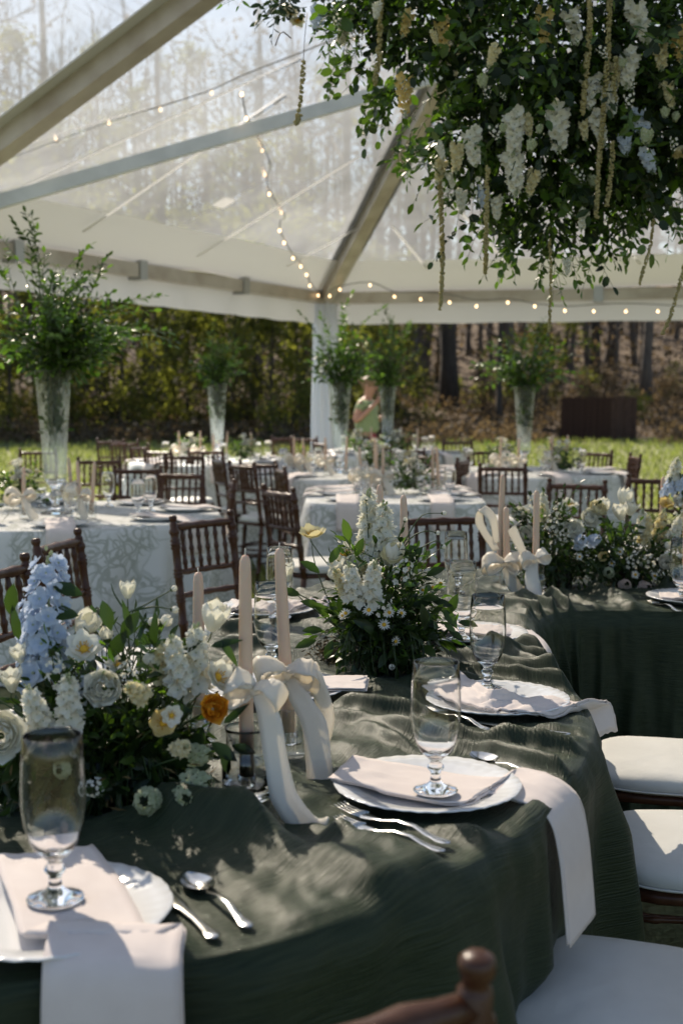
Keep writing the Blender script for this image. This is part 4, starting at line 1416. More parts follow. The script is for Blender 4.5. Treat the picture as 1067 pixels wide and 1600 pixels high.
def flat_petals(mb, n, L, W, cup, M_=None, rot=0, mi=0, nu=3, nv=4, r0=.1, ruffle=0, rng=None):
    for k in range(n):
        th = rot + 2 * math.pi * k / n + (rng.gauss(0, .08) if rng else 0)
        c, s = math.cos(th), math.sin(th)
        lk = L * (rng.uniform(.88, 1.08) if rng else 1)
        ck = cup * (rng.uniform(.6, 1.4) if rng else 1)
        rows = []
        for i in range(nv):
            t = i / (nv - 1)
            y = lk * (r0 + (1 - r0) * t)
            hw = W * (.35 + .65 * math.sin(math.pi * min(1, .15 + .80 * t)))
            if i == nv - 1: hw *= .55
            row = []
            for j in range(nu):
                u = -1 + 2 * j / (nu - 1)
                z = ck * lk * t * t + .25 * hw * u * u + ruffle * lk * noise.noise(V((u * 2 + k * 3, t * 3, th)))
                x = u * hw
                row.append((y * c - x * s, y * s + x * c, z))
            rows.append(row)
        mb.grid(rows, M_, mi)
def dome(r, h, n=12, z0=0):
    return [(r, z0), (r * .9, z0 + h * .5), (r * .55, z0 + h * .85), (.0001, z0 + h)]

def make_flowers():
    F = {}
    rng = random.Random(9)
    def two(name, mb, mats, eye=None):
        F.setdefault(name, []).append((mb.mesh(name.split('/')[0], [M[m] for m in mats]), eye))
    for v in range(3):
        o = (0, .12, .3)[v]
        mb = MB()
        cup_petals(mb, 3, .021, .052, lambda t: math.sin(math.pi * (.10 + (.66 - o) * t)) + o * t * .5, 1.05, v, 0, 5, 7, .04, rng)
        cup_petals(mb, 3, .018, .050, lambda t: math.sin(math.pi * (.10 + (.70 - o) * t)) + o * t * .4, 1.05, v + 1.05, 0, 5, 7, .04, rng)
        two('tulip', mb, ['white'])
        mb = MB()
        cup_petals(mb, 5, .010, .022, lambda t: math.sin(math.pi * (.12 + .78 * t)), .8, v, 0, 4, 5, .02, rng)
        mb.lathe([(.0001, -.004), (.006, -.002), (.007, .004), (.004, .007)], 8, None, 1)
        two('bud', mb, ['white', 'leaf_light'])
    for v in range(3):       # layered ball flowers
        for nm, mat, lay in (('ranunculus', 'white', 6), ('carnation', 'white', 6), ('peony', 'cream', 5), ('marigold', 'orange', 6)):
            mb = MB()
            for L_ in range(lay):
                f = 1 - L_ / lay
                o = .42 * f
                cup_petals(mb, 6 if L_ else 7, .026 * (.28 + .72 * f), .030 * (.75 + .25 * (1 - f)), lambda t, o=o: math.sin(math.pi * (.12 + (.74 - o) * t)) * (1 + .15 * t * f), .72, L_ * .61 + v, 0, 5, 5,
                           (.30 if nm in ('carnation', 'marigold') else .06), rng, 4 if nm != 'ranunculus' else 3)
            two(nm, mb, [mat])
    for v in range(3):       # open flowers with an eye
        for nm, mat, n, W, cup, lay in (('anemone', 'white', 7, .42, .28, 2), ('butterfly_ranunculus', 'cream', 6, .48, .45, 2), ('yellow_bloom', 'yellow', 6, .5, .5, 2), ('daisy', 'white', 13, .13, .02, 1)):
            mb = MB(); sz = .024 if nm != 'daisy' else .013
            for L_ in range(lay):
                flat_petals(mb, n, sz * (1 - .2 * L_), sz * W, cup + .35 * L_, None, L_ * .5 + v, 0, 5 if nm != 'daisy' else 3, 5, .08, .10 if nm != 'daisy' else .02, rng)
            e = MB(); er = .0062 if nm != 'daisy' else .0045
            e.lathe(dome(er, er * .9, 10), 10)
            if nm != 'daisy':
                for k in range(14):
                    a = k * 2.4; q = .007 + .002 * (k % 3)
                    e.tube([(q * .6 * math.cos(a), q * .6 * math.sin(a), .002), (q * math.cos(a), q * math.sin(a), .008)], [.0005, .0009], 4)
            two(nm, mb, [mat], e.mesh('flower_center', M['eye']))
    def spike(name, mats, H, r0, nf, fs, petals, hang, v, dbl=2, buds=8, cup=.45):
        mb = MB()
        mb.tube([(0, 0, -.01), (.002, 0, H * .5), (0, .001, H * 1.05)], [.0025, .002, .001], 5, False, 1)
        for i in range(nf):
            t = (i / nf) ** .92
            a = i * 2.399 + v
            size = fs * (1 - (.25 if name.startswith('delph') else .42) * t) * rng.uniform(.85, 1.15)
            rr = r0 * (1 - (.35 if name.startswith('delph') else .55) * t)
            d = V((math.cos(a), math.sin(a), .35 + .5 * t))
            p = V((rr * .55 * math.cos(a), rr * .55 * math.sin(a), H * t))
            fr = frame(p, d, V((0, 0, 1)))
            Mx = Matrix.Translation(p) @ d.to_track_quat('Z', 'Y').to_matrix().to_4x4()
            for L_ in range(dbl):
                flat_petals(mb, petals, size * (1 - .3 * L_), size * .42, cup + .5 * L_, Mx, L_ * .6 + i, 0, 3, 4, .1, .18, rng)
            if fs > .017: mb.lathe(dome(size * .10, size * .12, 6, size * .10), 6, Mx, 1)
        for i in range(buds):
            t = .9 + .2 * i / buds
            a = i * 2.4
            mb.lathe([(.0001, 0), (.0028, .003), (.002, .007), (.0001, .008)], 6, Matrix.Translation((.004 * math.cos(a), .004 * math.sin(a), H * t)), 1)
        two(name, mb, mats)
    for v in range(3):
        spike('stock_spike', ['white', 'greenish'], .105, .030, 26, .019, 5, False, v)
        spike('cream_spike', ['cream', 'greenish'], .105, .028, 24, .018, 5, False, v)
        spike('yellow_snapdragon', ['yellow', 'greenish'], .11, .028, 22, .018, 4, False, v)
        spike('delphinium_spike', ['blue', 'greenish'], .165, .050, 34, .021, 5, False, v, 2, 5, .12)
        spike('hydrangea', ['greenish', 'stem'], .045, .040, 30, .014, 4, False, v, 1, 0, .1)
        spike('mauve_hydrangea', ['pink', 'stem'], .045, .040, 30, .014, 4, False, v, 1, 0, .1)
        spike('blue_cluster', ['blue', 'stem'], .05, .026, 16, .014, 5, False, v, 1, 4, .2)
        spike('wax_flower', ['white', 'leaf_light'], .07, .035, 16, .008, 5, False, v, 1, 12, .3)
    return F
FLOWER = make_flowers()

class Bouquet(Foliage):
    def __init__(s, name, base, label, cat, group=None, seed=0, mat='leaf'):
        r = empty(name, base, 0, label, cat, group)
        Foliage.__init__(s, r, base)
        s.rng = random.Random(seed)
    def fl(s, kind, p, d=(0, -.5, 1), size=1.0, stem=True, src=None, label=None):
        me, eye = s.rng.choice(FLOWER[kind])
        d = V(d).normalized()
        spin = Matrix.Rotation(s.rng.uniform(0, 6.28), 4, 'Z')
        m = Matrix.Translation(V(p) - s.base) @ d.to_track_quat('Z', 'Y').to_matrix().to_4x4() @ spin @ Matrix.Scale(size, 4)
        o = link(kind, me, s.root, m)
        if label: o['label'] = label
        if eye: link('flower_center', eye, o)
        if stem:
            b = V(src) if src else s.base + V((s.rng.gauss(0, .03), s.rng.gauss(0, .03), .03))
            s.stem(catmull([b, b.lerp(V(p), .5) + V((s.rng.gauss(0, .01), s.rng.gauss(0, .01), .01)), V(p) - d * .02, V(p)], 8), .0022)
        return o
    def fill(s, c, rad, n, ll, kinds=(('ovate', 'leaf'),), out=.9):
        c = V(c)
        for i in range(n):
            d = rand_dir(s.rng)
            q = V((d.x * rad[0], d.y * rad[1], d.z * rad[2])) * s.rng.random() ** .4
            k, m = s.rng.choice(kinds)
            s.leaf(c + q, d * out + rand_dir(s.rng) * .7 + V((0, 0, .1)), rand_dir(s.rng) + V((0, 0, .8)), ll * s.rng.uniform(.55, 1.25), k, m)

# ================================================================== THE THINGS ON THE GREEN TABLE
PL = []       # plates: (centre, radius)
def plate(px, py, label, group='dinner plates on the green table', z=TZ + .004):
    p = at(px, py, z + .012); p.z = z
    o = link('dinner_plate', PLATE, None, Matrix.Translation(p) @ Matrix.Rotation(px, 4, 'Z'))
    tag(o, label, 'plate', group)
    FLAT.append((p.x, p.y, .135))
    return p
pl0 = plate(76, 1425, 'white scalloped plate at the lower left under a blush napkin and goblet')
pl1 = plate(667, 1229, 'white scalloped plate in the middle foreground with napkin hanging off the table edge')
pl2 = plate(775, 1094, 'white plate holding the knotted blush napkin at the right bend of the table')
pl3 = plate(735, 990, 'white plate behind the leafy centrepiece under the third goblet')
pl4 = plate(1085, 934, 'white plate at the far right edge of the green table')
pl5 = plate(432, 1076, 'white plate behind the ivory ribbon bows')
pl6 = plate(415, 952, 'white plate at the far left side of the table below the mahogany chair')
# napkins
def nap(ctrl, label, seed, th=.005, crease=.003):
    napkin([c for c, w in ctrl], [w for c, w in ctrl], label, 'blush napkins on the green table', th, crease, seed)
def h(v, z): return V((v.x, v.y, z))
zn = TZ + .026
w0 = V((.076, -.004, 0))
a0 = h(pl0, zn) + V((-.02, .16, .0))
nap([(a0 + V((-.03, .04, -.006)), V((.060, .02, 0))), (a0 + V((0, -.04, .002)), w0), (h(pl0, zn) + V((.03, .0, .001)), w0), (h(pl0, zn) + V((.065, -.09, .002)), w0), (V((-.262, 1.41, zn + .003)), w0), (V((-.256, 1.345, zn + .001)), w0), (V((-.252, 1.312, zn - .022)), w0), (V((-.250, 1.298, TZ - .08)), w0 * 1.02), (V((-.249, 1.290, TZ - .24)), w0 * 1.03)], 'long blush napkin draped from the lower left plate over the front table edge', 3, .005, .004)
w1 = V((.038, .062, 0)); w1b = V((.030, .050, .006))
nap([(at(532, 1198, zn + .008), V((.02, .05, .004))), (at(575, 1205, zn + .004), V((.022, .062, 0))), (h(pl1, zn - .002) + V((-.03, .01, 0)), w1), (h(pl1, zn - .002) + V((.08, -.045, 0)), w1), (V((.262, 1.99, zn - .006)), w1), (V((.318, 1.95, TZ + .016)), w1b), (V((.352, 1.93, TZ - .006)), w1b), (V((.366, 1.918, TZ - .06)), w1b), (V((.373, 1.91, TZ - .13)), w1b), (V((.378, 1.905, TZ - .195)), w1b)], 'blush napkin crossing the middle foreground plate and hanging over the right table edge', 5)
w2 = V((.05, .055, 0))
nap([(at(672, 1052, zn + .010), V((.03, .05, .012))), (at(705, 1068, zn + .008), V((.03, .055, .01))), (at(748, 1086, zn + .016), V((.012, .022, .014))), (at(770, 1093, zn + .016), V((.010, .020, .014))), (at(805, 1098, zn + .004), V((.03, .06, 0))), (at(858, 1103, zn), w2),
     (at(896, 1106, TZ + .016), w2), (V((.53, 2.60, TZ - .012)), w2), (V((.545, 2.595, TZ - .07)), w2)], 'blush napkin tied in a knot on the plate at the right bend', 7, .006, .010)
nap([(at(640, 975, zn), V((.02, .06, 0))), (h(pl3, zn) + V((0, .03, 0)), V((.02, .07, 0))), (at(775, 985, zn), V((.02, .07, 0))), (at(812, 985, TZ + .014), V((.02, .06, 0))), (V((.535, 3.21, TZ - .01)), V((.012, .06, 0))), (V((.548, 3.20, TZ - .08)), V((.012, .06, 0)))],
    'blush napkin on the plate behind the leafy centrepiece', 9)
nap([(at(390, 1088, zn), V((.015, .055, 0))), (at(440, 1075, zn), V((.012, .06, 0))), (at(515, 1066, zn + .004), V((.006, .062, 0))), (at(572, 1066, zn + .006), V((.004, .062, 0)))], 'folded blush napkin with its square end showing right of the ribbon bows', 11, .010, .001)
nap([(at(338, 948, TZ + .006), V((.02, .06, 0))), (at(400, 944, zn + .012), V((.02, .07, 0))), (at(470, 942, zn + .004), V((.02, .07, 0))), (at(520, 940, TZ + .015), V((.02, .06, 0)))], 'rumpled blush napkin on the far left plate', 13, .006, .018)
nap([(at(1030, 930, zn), V((.01, .05, 0))), (at(1085, 930, zn), V((.01, .06, 0))), (at(1140, 930, zn), V((.01, .06, 0)))], 'blush napkin on the plate at the far right edge', 15)
# goblets
GG = 'clear water goblets on the green table'
goblet(h(pl0, zn + .004) + V((.008, .005, 0)), 'clear stemmed goblet in the lower left foreground standing on the napkin', GG, 1.0)
g = at(680, 1236, zn + .004); goblet(g, 'clear goblet on the middle foreground plate', GG, 1.0)
g = at(765, 1086, TZ + .018); goblet(g + V((0, .05, 0)), 'clear goblet behind the knotted napkin', GG, 1.0)
g = at(721, 1000, TZ + .02); goblet(g, 'clear goblet behind the leafy centrepiece on its right', GG, 1.0)
FLAT += [(-.1, 3.0, .05)]
goblet(at(424, 1050, TZ + .02), 'clear goblet right behind the tallest candle of the ribboned pair', GG, 1.0)
goblet(at(437, 965, TZ + .022), 'clear goblet on the far left plate behind the candles', GG, .98)
goblet(at(1068, 965, TZ + .002) + V((.06, .25, 0)), 'clear goblet at the right edge beside the tulips', GG, 1.0)
goblet(at(716, 935, TZ + .004) + V((.0, .1, 0)), 'clear goblet left of the ribboned candle trio', GG, 1.0)
for q in ((424, 1050), (716, 935)):
    p = at(*q); FLAT.append((p.x, p.y, .05))
# cutlery
cg = 'silver cutlery on the green table'
cutlery('spoon', (392, 1453), (283, 1366), 'silver spoon lying on the dark cloth right of the lower left plate', cg)
cutlery('knife', (338, 1470), (245, 1385), 'silver knife half under the lower left plate below the spoon', cg)
cutlery('fork', (702, 1322), (521, 1262), 'silver fork left of the middle plate nearest the ribbon tail', cg, TZ + .006, 1.1)
cutlery('fork', (694, 1334), (548, 1290), 'silver salad fork beside the larger fork left of the middle plate', cg)
cutlery('spoon', (850, 1224), (726, 1178), 'silver spoon right of the middle foreground plate', cg, TZ + .008)
cutlery('knife', (838, 1232), (740, 1199), 'silver knife against the right rim of the middle plate', cg)
cutlery('knife', (890, 1150), (768, 1134), 'silver knife below the knotted napkin plate', cg)
cutlery('fork', (764, 1143), (690, 1116), 'silver fork with only its handle showing left of the knotted napkin plate', cg, TZ + .008)
cutlery('fork', (1062, 957), (1003, 937), 'silver fork on the green cloth at the far right', cg)
# candles, holders, bows
CGp, HGp = 'blush taper candles on the green table', 'clear glass candle holders on the green table'
def candle_set(px, pytip, pbase, label, kind=0, hlabel=None, D=None, s=1.0, group=CGp):
    b = at(*pbase, TZ + .004)
    hb = holder(b, hlabel or 'clear glass holder under the ' + label.replace('blush taper candle', 'taper'), HGp, kind, s)
    foot = b + V((0, 0, .020 if kind == 0 else .028))
    t = pd(px, pytip, foot.y)
    candle(foot, t, label, group)
    FLAT.append((b.x, b.y, .05))
    return b, foot, t
b1, f1, t1 = candle_set(383, 857, (386, 1247), 'blush taper candle with a ribbon bow, tallest of the front trio', 0)
b2, f2, t2 = candle_set(436, 848, (452, 1180), 'blush taper candle with a ribbon bow, right of the front trio', 1)
b3, f3, t3 = candle_set(310, 887, (312, 1160), 'blush taper candle behind the white tulip, left of the front trio', 1)
b4, f4, t4 = candle_set(593, 751, (596, 990), 'blush taper candle standing behind the white flower spike', 1)
b5, f5, t5 = candle_set(630, 768, (634, 990), 'shorter blush taper candle right behind the leafy centrepiece', 1)
b6, f6, t6 = candle_set(785, 737, (780, 908), 'tall blush taper candle at the back of the ribboned trio', 1)
b7, f7, t7 = candle_set(790, 789, (792, 925), 'shorter blush taper candle in front of the ribboned trio', 1)
b8, f8, t8 = candle_set(838, 762, (836, 930), 'blush taper candle on the right of the ribboned trio', 0, s=.9)
b9, f9, t9 = candle_set(1036, 741, (1032, 900), 'blush taper candle rising behind the tulips at the right', 1)
b10, f10, t10 = candle_set(1071, 775, (1071, 925), 'blush taper candle cut by the right edge of the view', 1)
X, Y, Z = V((1, 0, 0)), V((0, 1, 0)), V((0, 0, 1))
def bow(c, label, Rv, size, tails, tw=.020, seed=0, nl=3, group='ivory ribbon bows on the green table'):
    e = empty('ribbon_bow', (0, 0, 0), 0, label, 'ribbon bow', group)
    bow_parts(e, V(c), V(Rv), Z, -Y, size, tails, tw, seed, nl)
def tail(D0_, pts, ws, D1_=None):
    n = len(pts)
    D1_ = D1_ or D0_
    return [pd(x, y, D0_ + (D1_ - D0_) * i / (n - 1)) for i, (x, y) in enumerate(pts)], [V(w) for w in ws]
D1 = f1.y - .05
tw_ = (.019, .006, .004)
bow(pd(398, 1078, D1 + .01), 'ivory ribbon bow on the tallest front candle, its tail curling on the cloth', (1, -.25, .0), .044,
    [tail(D1, [(404, 1085), (420, 1120), (432, 1190), (446, 1250), (478, 1290), (508, 1297)], [(.010, -.004, .004), (.017, -.005, .004), (.018, .0, .004), (.018, .002, .008), (.012, .0, .016), (.006, .004, .015)], D1 - .10)], .021, 3)
D2 = f2.y - .035
bow(pd(448, 1052, D2), 'ivory ribbon bow tied to the right front candle with two looping tails', (1, .2, .1), .052,
    [tail(D2, [(452, 1060), (468, 1090), (490, 1130), (498, 1190), (502, 1245), (518, 1276)], [(.010, -.004, .004), (.018, -.004, .003), (.021, .0, .004), (.022, .002, .002), (.022, .003, .004), (.022, .003, .006)], D2 - .14),
     tail(D2, [(462, 1050), (490, 1062), (504, 1095), (512, 1135), (505, 1172), (492, 1195)], [(.008, -.004, .01), (.010, -.006, .015), (.012, -.008, .012), (.012, .01, .01), (.010, .012, .008), (.010, .01, .006)], D2 - .03)], .022, 5, 4)
D6 = f7.y - .03
bow(pd(786, 880, D6), 'ivory ribbon bow on the left candles of the far trio', (1, -.1, .05), .066,
    [tail(D6, [(780, 885), (755, 900), (728, 912), (708, 925)], [(.012, 0, .010), (.02, 0, .012), (.024, 0, .012), (.022, 0, .012)]), tail(D6, [(775, 860), (750, 820), (752, 795), (770, 812), (775, 850)], [(.010, 0, .004), (.013, 0, .005), (.013, .01, .008), (.012, .01, .008), (.010, 0, .006)]),
     tail(D6, [(792, 885), (800, 910), (815, 930)], [(.016, 0, .01), (.02, 0, .01), (.022, 0, .01)])], .028, 7, 4)
D8 = f8.y - .05
bow(pd(836, 875, D8), 'ivory ribbon bow on the right candle of the far trio', (1, .1, .1), .058,
    [tail(D8, [(832, 880), (830, 900), (835, 925), (838, 940)], [(.016, 0, .004), (.022, 0, .004), (.022, 0, .004), (.02, 0, .004)], D8 - .1), tail(D8, [(820, 870), (808, 845), (800, 825), (812, 815)], [(.010, 0, .005), (.013, 0, .008), (.013, .0, .008), (.010, 0, .008)])], .026, 9, 3)

# ---------------------------------------------------------------- centrepieces
LV = (('ovate', 'leaf'), ('ovate', 'leaf'), ('lance', 'leaf'))
def moss(b, c, r, n, seed):
    rng = random.Random(seed)
    ms = [frame(V(c) - b.base + V((rng.gauss(0, r), rng.gauss(0, r), abs(rng.gauss(0, r * .6)))), rand_dir(rng), rand_dir(rng), rng.uniform(.012, .03), .006) for _ in range(n)]
    o = link('moss', scatter_mesh('moss', *DIAMOND, ms, M['moss']), b.root)
    o['kind'] = 'stuff'
    MB().lathe([(.0001, 0), (r * .9, 0), (r * 1.1, r * .4), (r * .9, r * .8), (.0001, r * .85)], 16, Matrix.Translation(V(c) - b.base)).build('foam_base', M['soil'], b.root)
# 1: blue delphinium centrepiece, left foreground
base1 = at(185, 1272, TZ)
base1 = V((base1.x, base1.y + .10, TZ + .004))
B = Bouquet('floral_centerpiece', base1, 'low foreground flower arrangement with blue delphinium, white tulips and one orange bloom', 'flower arrangement', None, 101)
Db = base1.y
moss(B, base1, .075, 700, 1)
FLAT.append((base1.x, base1.y, .12))
def q(px, py, dd=0): return pd(px, py, Db + dd)
B.fl('delphinium_spike', q(72, 1052, -.04), (.06, -.05, 1), 1.12)
B.fl('delphinium_spike', q(56, 1070, .02), (-.02, 0, 1), .85)
B.fl('blue_cluster', q(128, 1085, -.08), (.1, -.8, .6), 1.1)
for px, py, dd, k, s, d in ((200, 935, .02, 'tulip', .62, (0, 0, 1)), (330, 985, -.04, 'tulip', 1.0, (.25, -.2, 1)), (124, 988, -.02, 'tulip', .9, (.5, -.4, .6)), (168, 1000, -.02, 'bud', 1.1, (-.1, -.2, 1)), (235, 978, 0, 'bud', .9, (.5, -.2, .5)),
                            (226, 1030, -.06, 'tulip', .65, (.8, -.5, .15)), (20, 1080, -.08, 'tulip', .75, (0, -.3, 1)), (34, 1035, -.06, 'tulip', .6, (-.2, -.3, 1)), (164, 1075, -.14, 'carnation', 1.0, (0, -1, .25)), (132, 1015, -.10, 'anemone', 1.2, (.1, -.7, .7)),
                            (66, 1140, -.16, 'stock_spike', .75, (-.1, -.5, .9)), (108, 1130, -.15, 'stock_spike', .78, (.1, -.4, .9)), (2, 1150, -.18, 'ranunculus', 1.35, (.2, -1, .3)), (305, 1080, -.04, 'stock_spike', .98, (.05, -.2, 1)), (282, 1075, -.07, 'stock_spike', .8, (-.1, -.3, 1)),
                            (340, 1058, -.06, 'anemone', 1.15, (.6, -.5, .4)), (331, 1108, -.12, 'marigold', .78, (.4, -.8, .3)), (225, 1088, -.13, 'cream_spike', .6, (-.2, -.8, .4)), (255, 1130, -.13, 'yellow_bloom', .95, (.2, -.8, .3)), (268, 1118, -.15, 'anemone', .7, (.3, -.9, .2)),
                            (232, 1252, -.19, 'hydrangea', .85, (0, -.9, .3)), (285, 1245, -.18, 'hydrangea', .75, (.3, -.9, .2)), (302, 1225, -.15, 'hydrangea', .9, (.6, -.6, .2)), (306, 1180, -.13, 'hydrangea', .7, (.7, -.6, .2)), (185, 1040, -.05, 'anemone', .8, (.0, -.5, .8)), (252, 1060, -.06, 'cream_spike', .6, (.1, -.4, .9)),
                            (90, 1060, -.12, 'wax_flower', .8, (0, -.6, .8)), (200, 1062, -.09, 'wax_flower', .7, (0, -.6, .8)), (350, 1040, 0, 'bud', 1.0, (.5, 0, .7)), (-30, 1060, -.05, 'tulip', .9, (-.3, 0, 1)), (-45, 1130, -.1, 'carnation', 1.2, (-.3, -.6, .6)), (150, 1230, -.16, 'wax_flower', .7, (0, -.9, .2)),
                            (100, 1200, -.16, 'hydrangea', .6, (0, -.9, .2)), (280, 1170, -.15, 'cream_spike', .5, (.3, -.8, .3))):
    B.fl(k, q(px, py, dd), d, s)
def arc(b, pts, dd=0, r=.0025, endk=None, s=.9):
    b.stem(catmull([q(x, y, dd) for x, y in pts], 10), r)
    if endk:
        d = q(*pts[-1], dd) - q(*pts[-2], dd)
        b.fl(endk, q(*pts[-1], dd), d, s, False)
arc(B, [(190, 1060), (195, 990), (200, 960), (222, 948), (268, 922)], 0, .0026, 'bud', .5)
arc(B, [(200, 960), (180, 930), (174, 912)], 0, .002); arc(B, [(205, 955), (240, 948), (268, 952)], 0, .002, 'bud', .6)
arc(B, [(215, 955), (236, 985), (252, 975)], 0, .003, 'bud', 1.0)
for px, py, dx, dz, s, k in ((130, 930, -1, .45, .052, 'ovate'), (124, 962, -1, .2, .055, 'ovate'), (160, 938, .35, -1, .05, 'ovate'), (190, 1000, .7, 1.2, .055, 'ovate'), (205, 985, -.2, 1, .05, 'lance'), (240, 1010, .1, 1, .058, 'lance'), (170, 1030, .5, .8, .055, 'ovate'), (262, 1020, .9, .4, .06, 'ovate'),
                             (150, 1020, -.3, .9, .045, 'lance'), (330, 1010, 1, .3, .05, 'lance'), (345, 1000, .6, -.8, .05, 'lance'), (300, 1110, -.9, .1, .05, 'ovate'), (60, 1100, .1, 1.0, .08, 'lance'), (30, 1000, -.1, 1, .06, 'lance'), (15, 960, .2, 1, .05, 'ovate'), (330, 1160, .8, -.5, .05, 'ovate'), (348, 1172, .3, -1, .04, 'ovate'), (362, 1165, .9, -.2, .04, 'ovate'), (300, 1190, .3, .9, .06, 'ovate'), (350, 1130, .8, .7, .05, 'lance'), (255, 1195, -.6, .6, .05, 'ovate')):
    B.leaf(q(px, py, -.06), V((dx, -.2, dz)), V((.2, -1, .5)), s, k, 'leaf')
for i in range(150):
    a = B.rng.uniform(0, 6.283); e_ = B.rng.random()
    t = base1 + V((-.02 + (.15 if math.cos(a) > 0 else .20) * math.cos(a) * (1 - .5 * e_) , .15 * math.sin(a), .04 + .24 * e_))
    B.spray(B.rng, base1 + V((B.rng.gauss(0, .04), B.rng.gauss(0, .03), .03)), t, B.rng.uniform(.028, .048), *B.rng.choice(LV + (('ovate', 'leaf_light'), ('ovate', 'leaf_vase'))), .1, .45, .65, .0016)
for i in range(60):
    x = B.rng.uniform(-.22, .12)
    B.spray(B.rng, base1 + V((x * .5, -.06, .10)), base1 + V((x, -.15 + .05 * B.rng.random(), .004 + .04 * B.rng.random())), .044, 'ovate', 'leaf', .25, .2, .55, .0016)
B.fill(base1 + V((-.05, 0, .08)), (.18, .14, .12), 520, .038, LV)
B.fill(base1 + V((-.05, -.05, .065)), (.17, .09, .07), 420, .046, (('ovate', 'leaf'),))
B.finish(300)

# 2: tall white centrepiece in focus
base2 = at(590, 1052, TZ); base2 = V((base2.x, base2.y + .07, TZ + .004)); Db = base2.y
B = Bouquet('floral_centerpiece', base2, 'tall leafy centrepiece of white stock, tulips and small daisies in the middle of the table', 'flower arrangement', None, 102)
FLAT.append((base2.x, base2.y, .10))
moss(B, at(512, 1030, TZ + .004) + V((.03, .02, 0)), .032, 900, 2)
moss(B, base2, .06, 300, 3)
for px, py, dd, k, s, d in ((580, 858, 0, 'stock_spike', 1.0, (-.05, 0, 1)), (596, 872, -.03, 'stock_spike', .95, (.05, -.1, 1)), (575, 905, -.06, 'peony', .95, (-.1, -.8, .6)), (612, 880, -.05, 'tulip', .95, (.2, -.3, 1)), (612, 868, -.06, 'butterfly_ranunculus', 1.0, (.1, -.9, .5)),
                            (488, 838, 0, 'butterfly_ranunculus', 1.15, (.0, -.3, 1)), (450, 908, .02, 'tulip', .75, (-.15, -.1, 1)), (540, 868, .02, 'anemone', 1.2, (-.2, -.5, .8)), (556, 940, -.09, 'stock_spike', .8, (-.15, -.5, .9)), (578, 935, -.10, 'stock_spike', .75, (.1, -.5, .9)), (524, 905, -.03, 'bud', 1.3, (-.2, -.3, 1)), (532, 895, -.03, 'tulip', .8, (-.3, -.4, .8)),
                            (548, 892, -.04, 'ranunculus', .9, (-.1, -.8, .5)), (623, 905, -.07, 'wax_flower', .9, (.3, -.5, .7)), (600, 955, -.11, 'wax_flower', .7, (.1, -.7, .6)), (540, 958, -.1, 'daisy', 1.0, (-.1, -1, .4)), (576, 953, -.12, 'daisy', 1.15, (0, -1, .35)), (608, 957, -.12, 'daisy', 1.05, (.2, -1, .3)), (600, 976, -.13, 'daisy', 1.15, (0, -1, .4)), (627, 958, -.12, 'daisy', .95, (.3, -1, .2)),
                            (618, 1002, -.13, 'daisy', 1.0, (.4, -.8, -.1)), (535, 962, -.1, 'daisy', .8, (-.3, -1, .3)), (688, 912, .0, 'daisy', 1.1, (.3, -1, .4)), (676, 918, .02, 'daisy', 1.0, (.1, -1, .6)), (660, 922, .0, 'daisy', .9, (-.1, -1, .6)), (580, 1062, -.14, 'bud', .7, (0, -1, -.2)), (612, 1040, -.14, 'bud', .6, (0, -1, -.2)), (590, 1075, -.15, 'bud', .7, (0, -1, -.2)), (540, 925, -.08, 'cream_spike', .55, (-.3, -.5, .7))):
    B.fl(k, q(px, py, dd), d, s * (1.0 if k == 'daisy' else 1.22))
for pts, ek in ([[(600, 900), (630, 850), (650, 815), (665, 803), (690, 802)], 'bud'], [[(610, 890), (640, 842), (665, 830), (680, 832)], 'bud'], [[(615, 900), (650, 862), (680, 845), (690, 852)], 'bud'], [[(605, 880), (622, 840), (632, 815)], 'bud'], [[(600, 930), (580, 890), (575, 830), (572, 782)], 'bud'], [[(570, 1000), (520, 950), (492, 880), (487, 845)], None], [[(560, 1010), (520, 975), (470, 935), (452, 915)], None], [[(620, 920), (660, 895), (685, 905)], None]):
    arc(B, pts, -.02, .0022, ek, .55)
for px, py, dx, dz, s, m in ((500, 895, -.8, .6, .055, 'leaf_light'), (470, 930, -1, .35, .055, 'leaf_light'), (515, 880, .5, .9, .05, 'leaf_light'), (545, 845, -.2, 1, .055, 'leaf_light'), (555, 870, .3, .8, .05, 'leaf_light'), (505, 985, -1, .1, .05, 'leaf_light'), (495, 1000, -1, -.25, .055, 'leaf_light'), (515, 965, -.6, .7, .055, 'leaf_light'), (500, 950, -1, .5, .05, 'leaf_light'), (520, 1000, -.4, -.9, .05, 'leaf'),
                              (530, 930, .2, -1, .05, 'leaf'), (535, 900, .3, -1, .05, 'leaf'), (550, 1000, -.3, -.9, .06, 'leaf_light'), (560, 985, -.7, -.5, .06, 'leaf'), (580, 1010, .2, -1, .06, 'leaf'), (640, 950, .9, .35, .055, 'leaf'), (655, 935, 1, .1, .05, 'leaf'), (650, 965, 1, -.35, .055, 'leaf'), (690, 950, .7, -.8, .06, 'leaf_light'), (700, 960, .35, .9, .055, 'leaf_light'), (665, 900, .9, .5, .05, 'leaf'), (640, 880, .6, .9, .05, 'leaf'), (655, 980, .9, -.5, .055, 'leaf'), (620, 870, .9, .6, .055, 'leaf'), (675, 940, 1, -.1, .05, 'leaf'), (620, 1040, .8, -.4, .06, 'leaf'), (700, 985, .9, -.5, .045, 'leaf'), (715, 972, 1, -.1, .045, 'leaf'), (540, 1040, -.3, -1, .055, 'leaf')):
    B.leaf(q(px, py, -.05), V((dx, -.25, dz)), V((.1, -.8, .7)), s, 'ovate', m)  # lit left and dark right side painted in by leaf material
B.stem(catmull([q(600, 990), q(650, 945), q(690, 955), q(716, 985)], 8), .002)
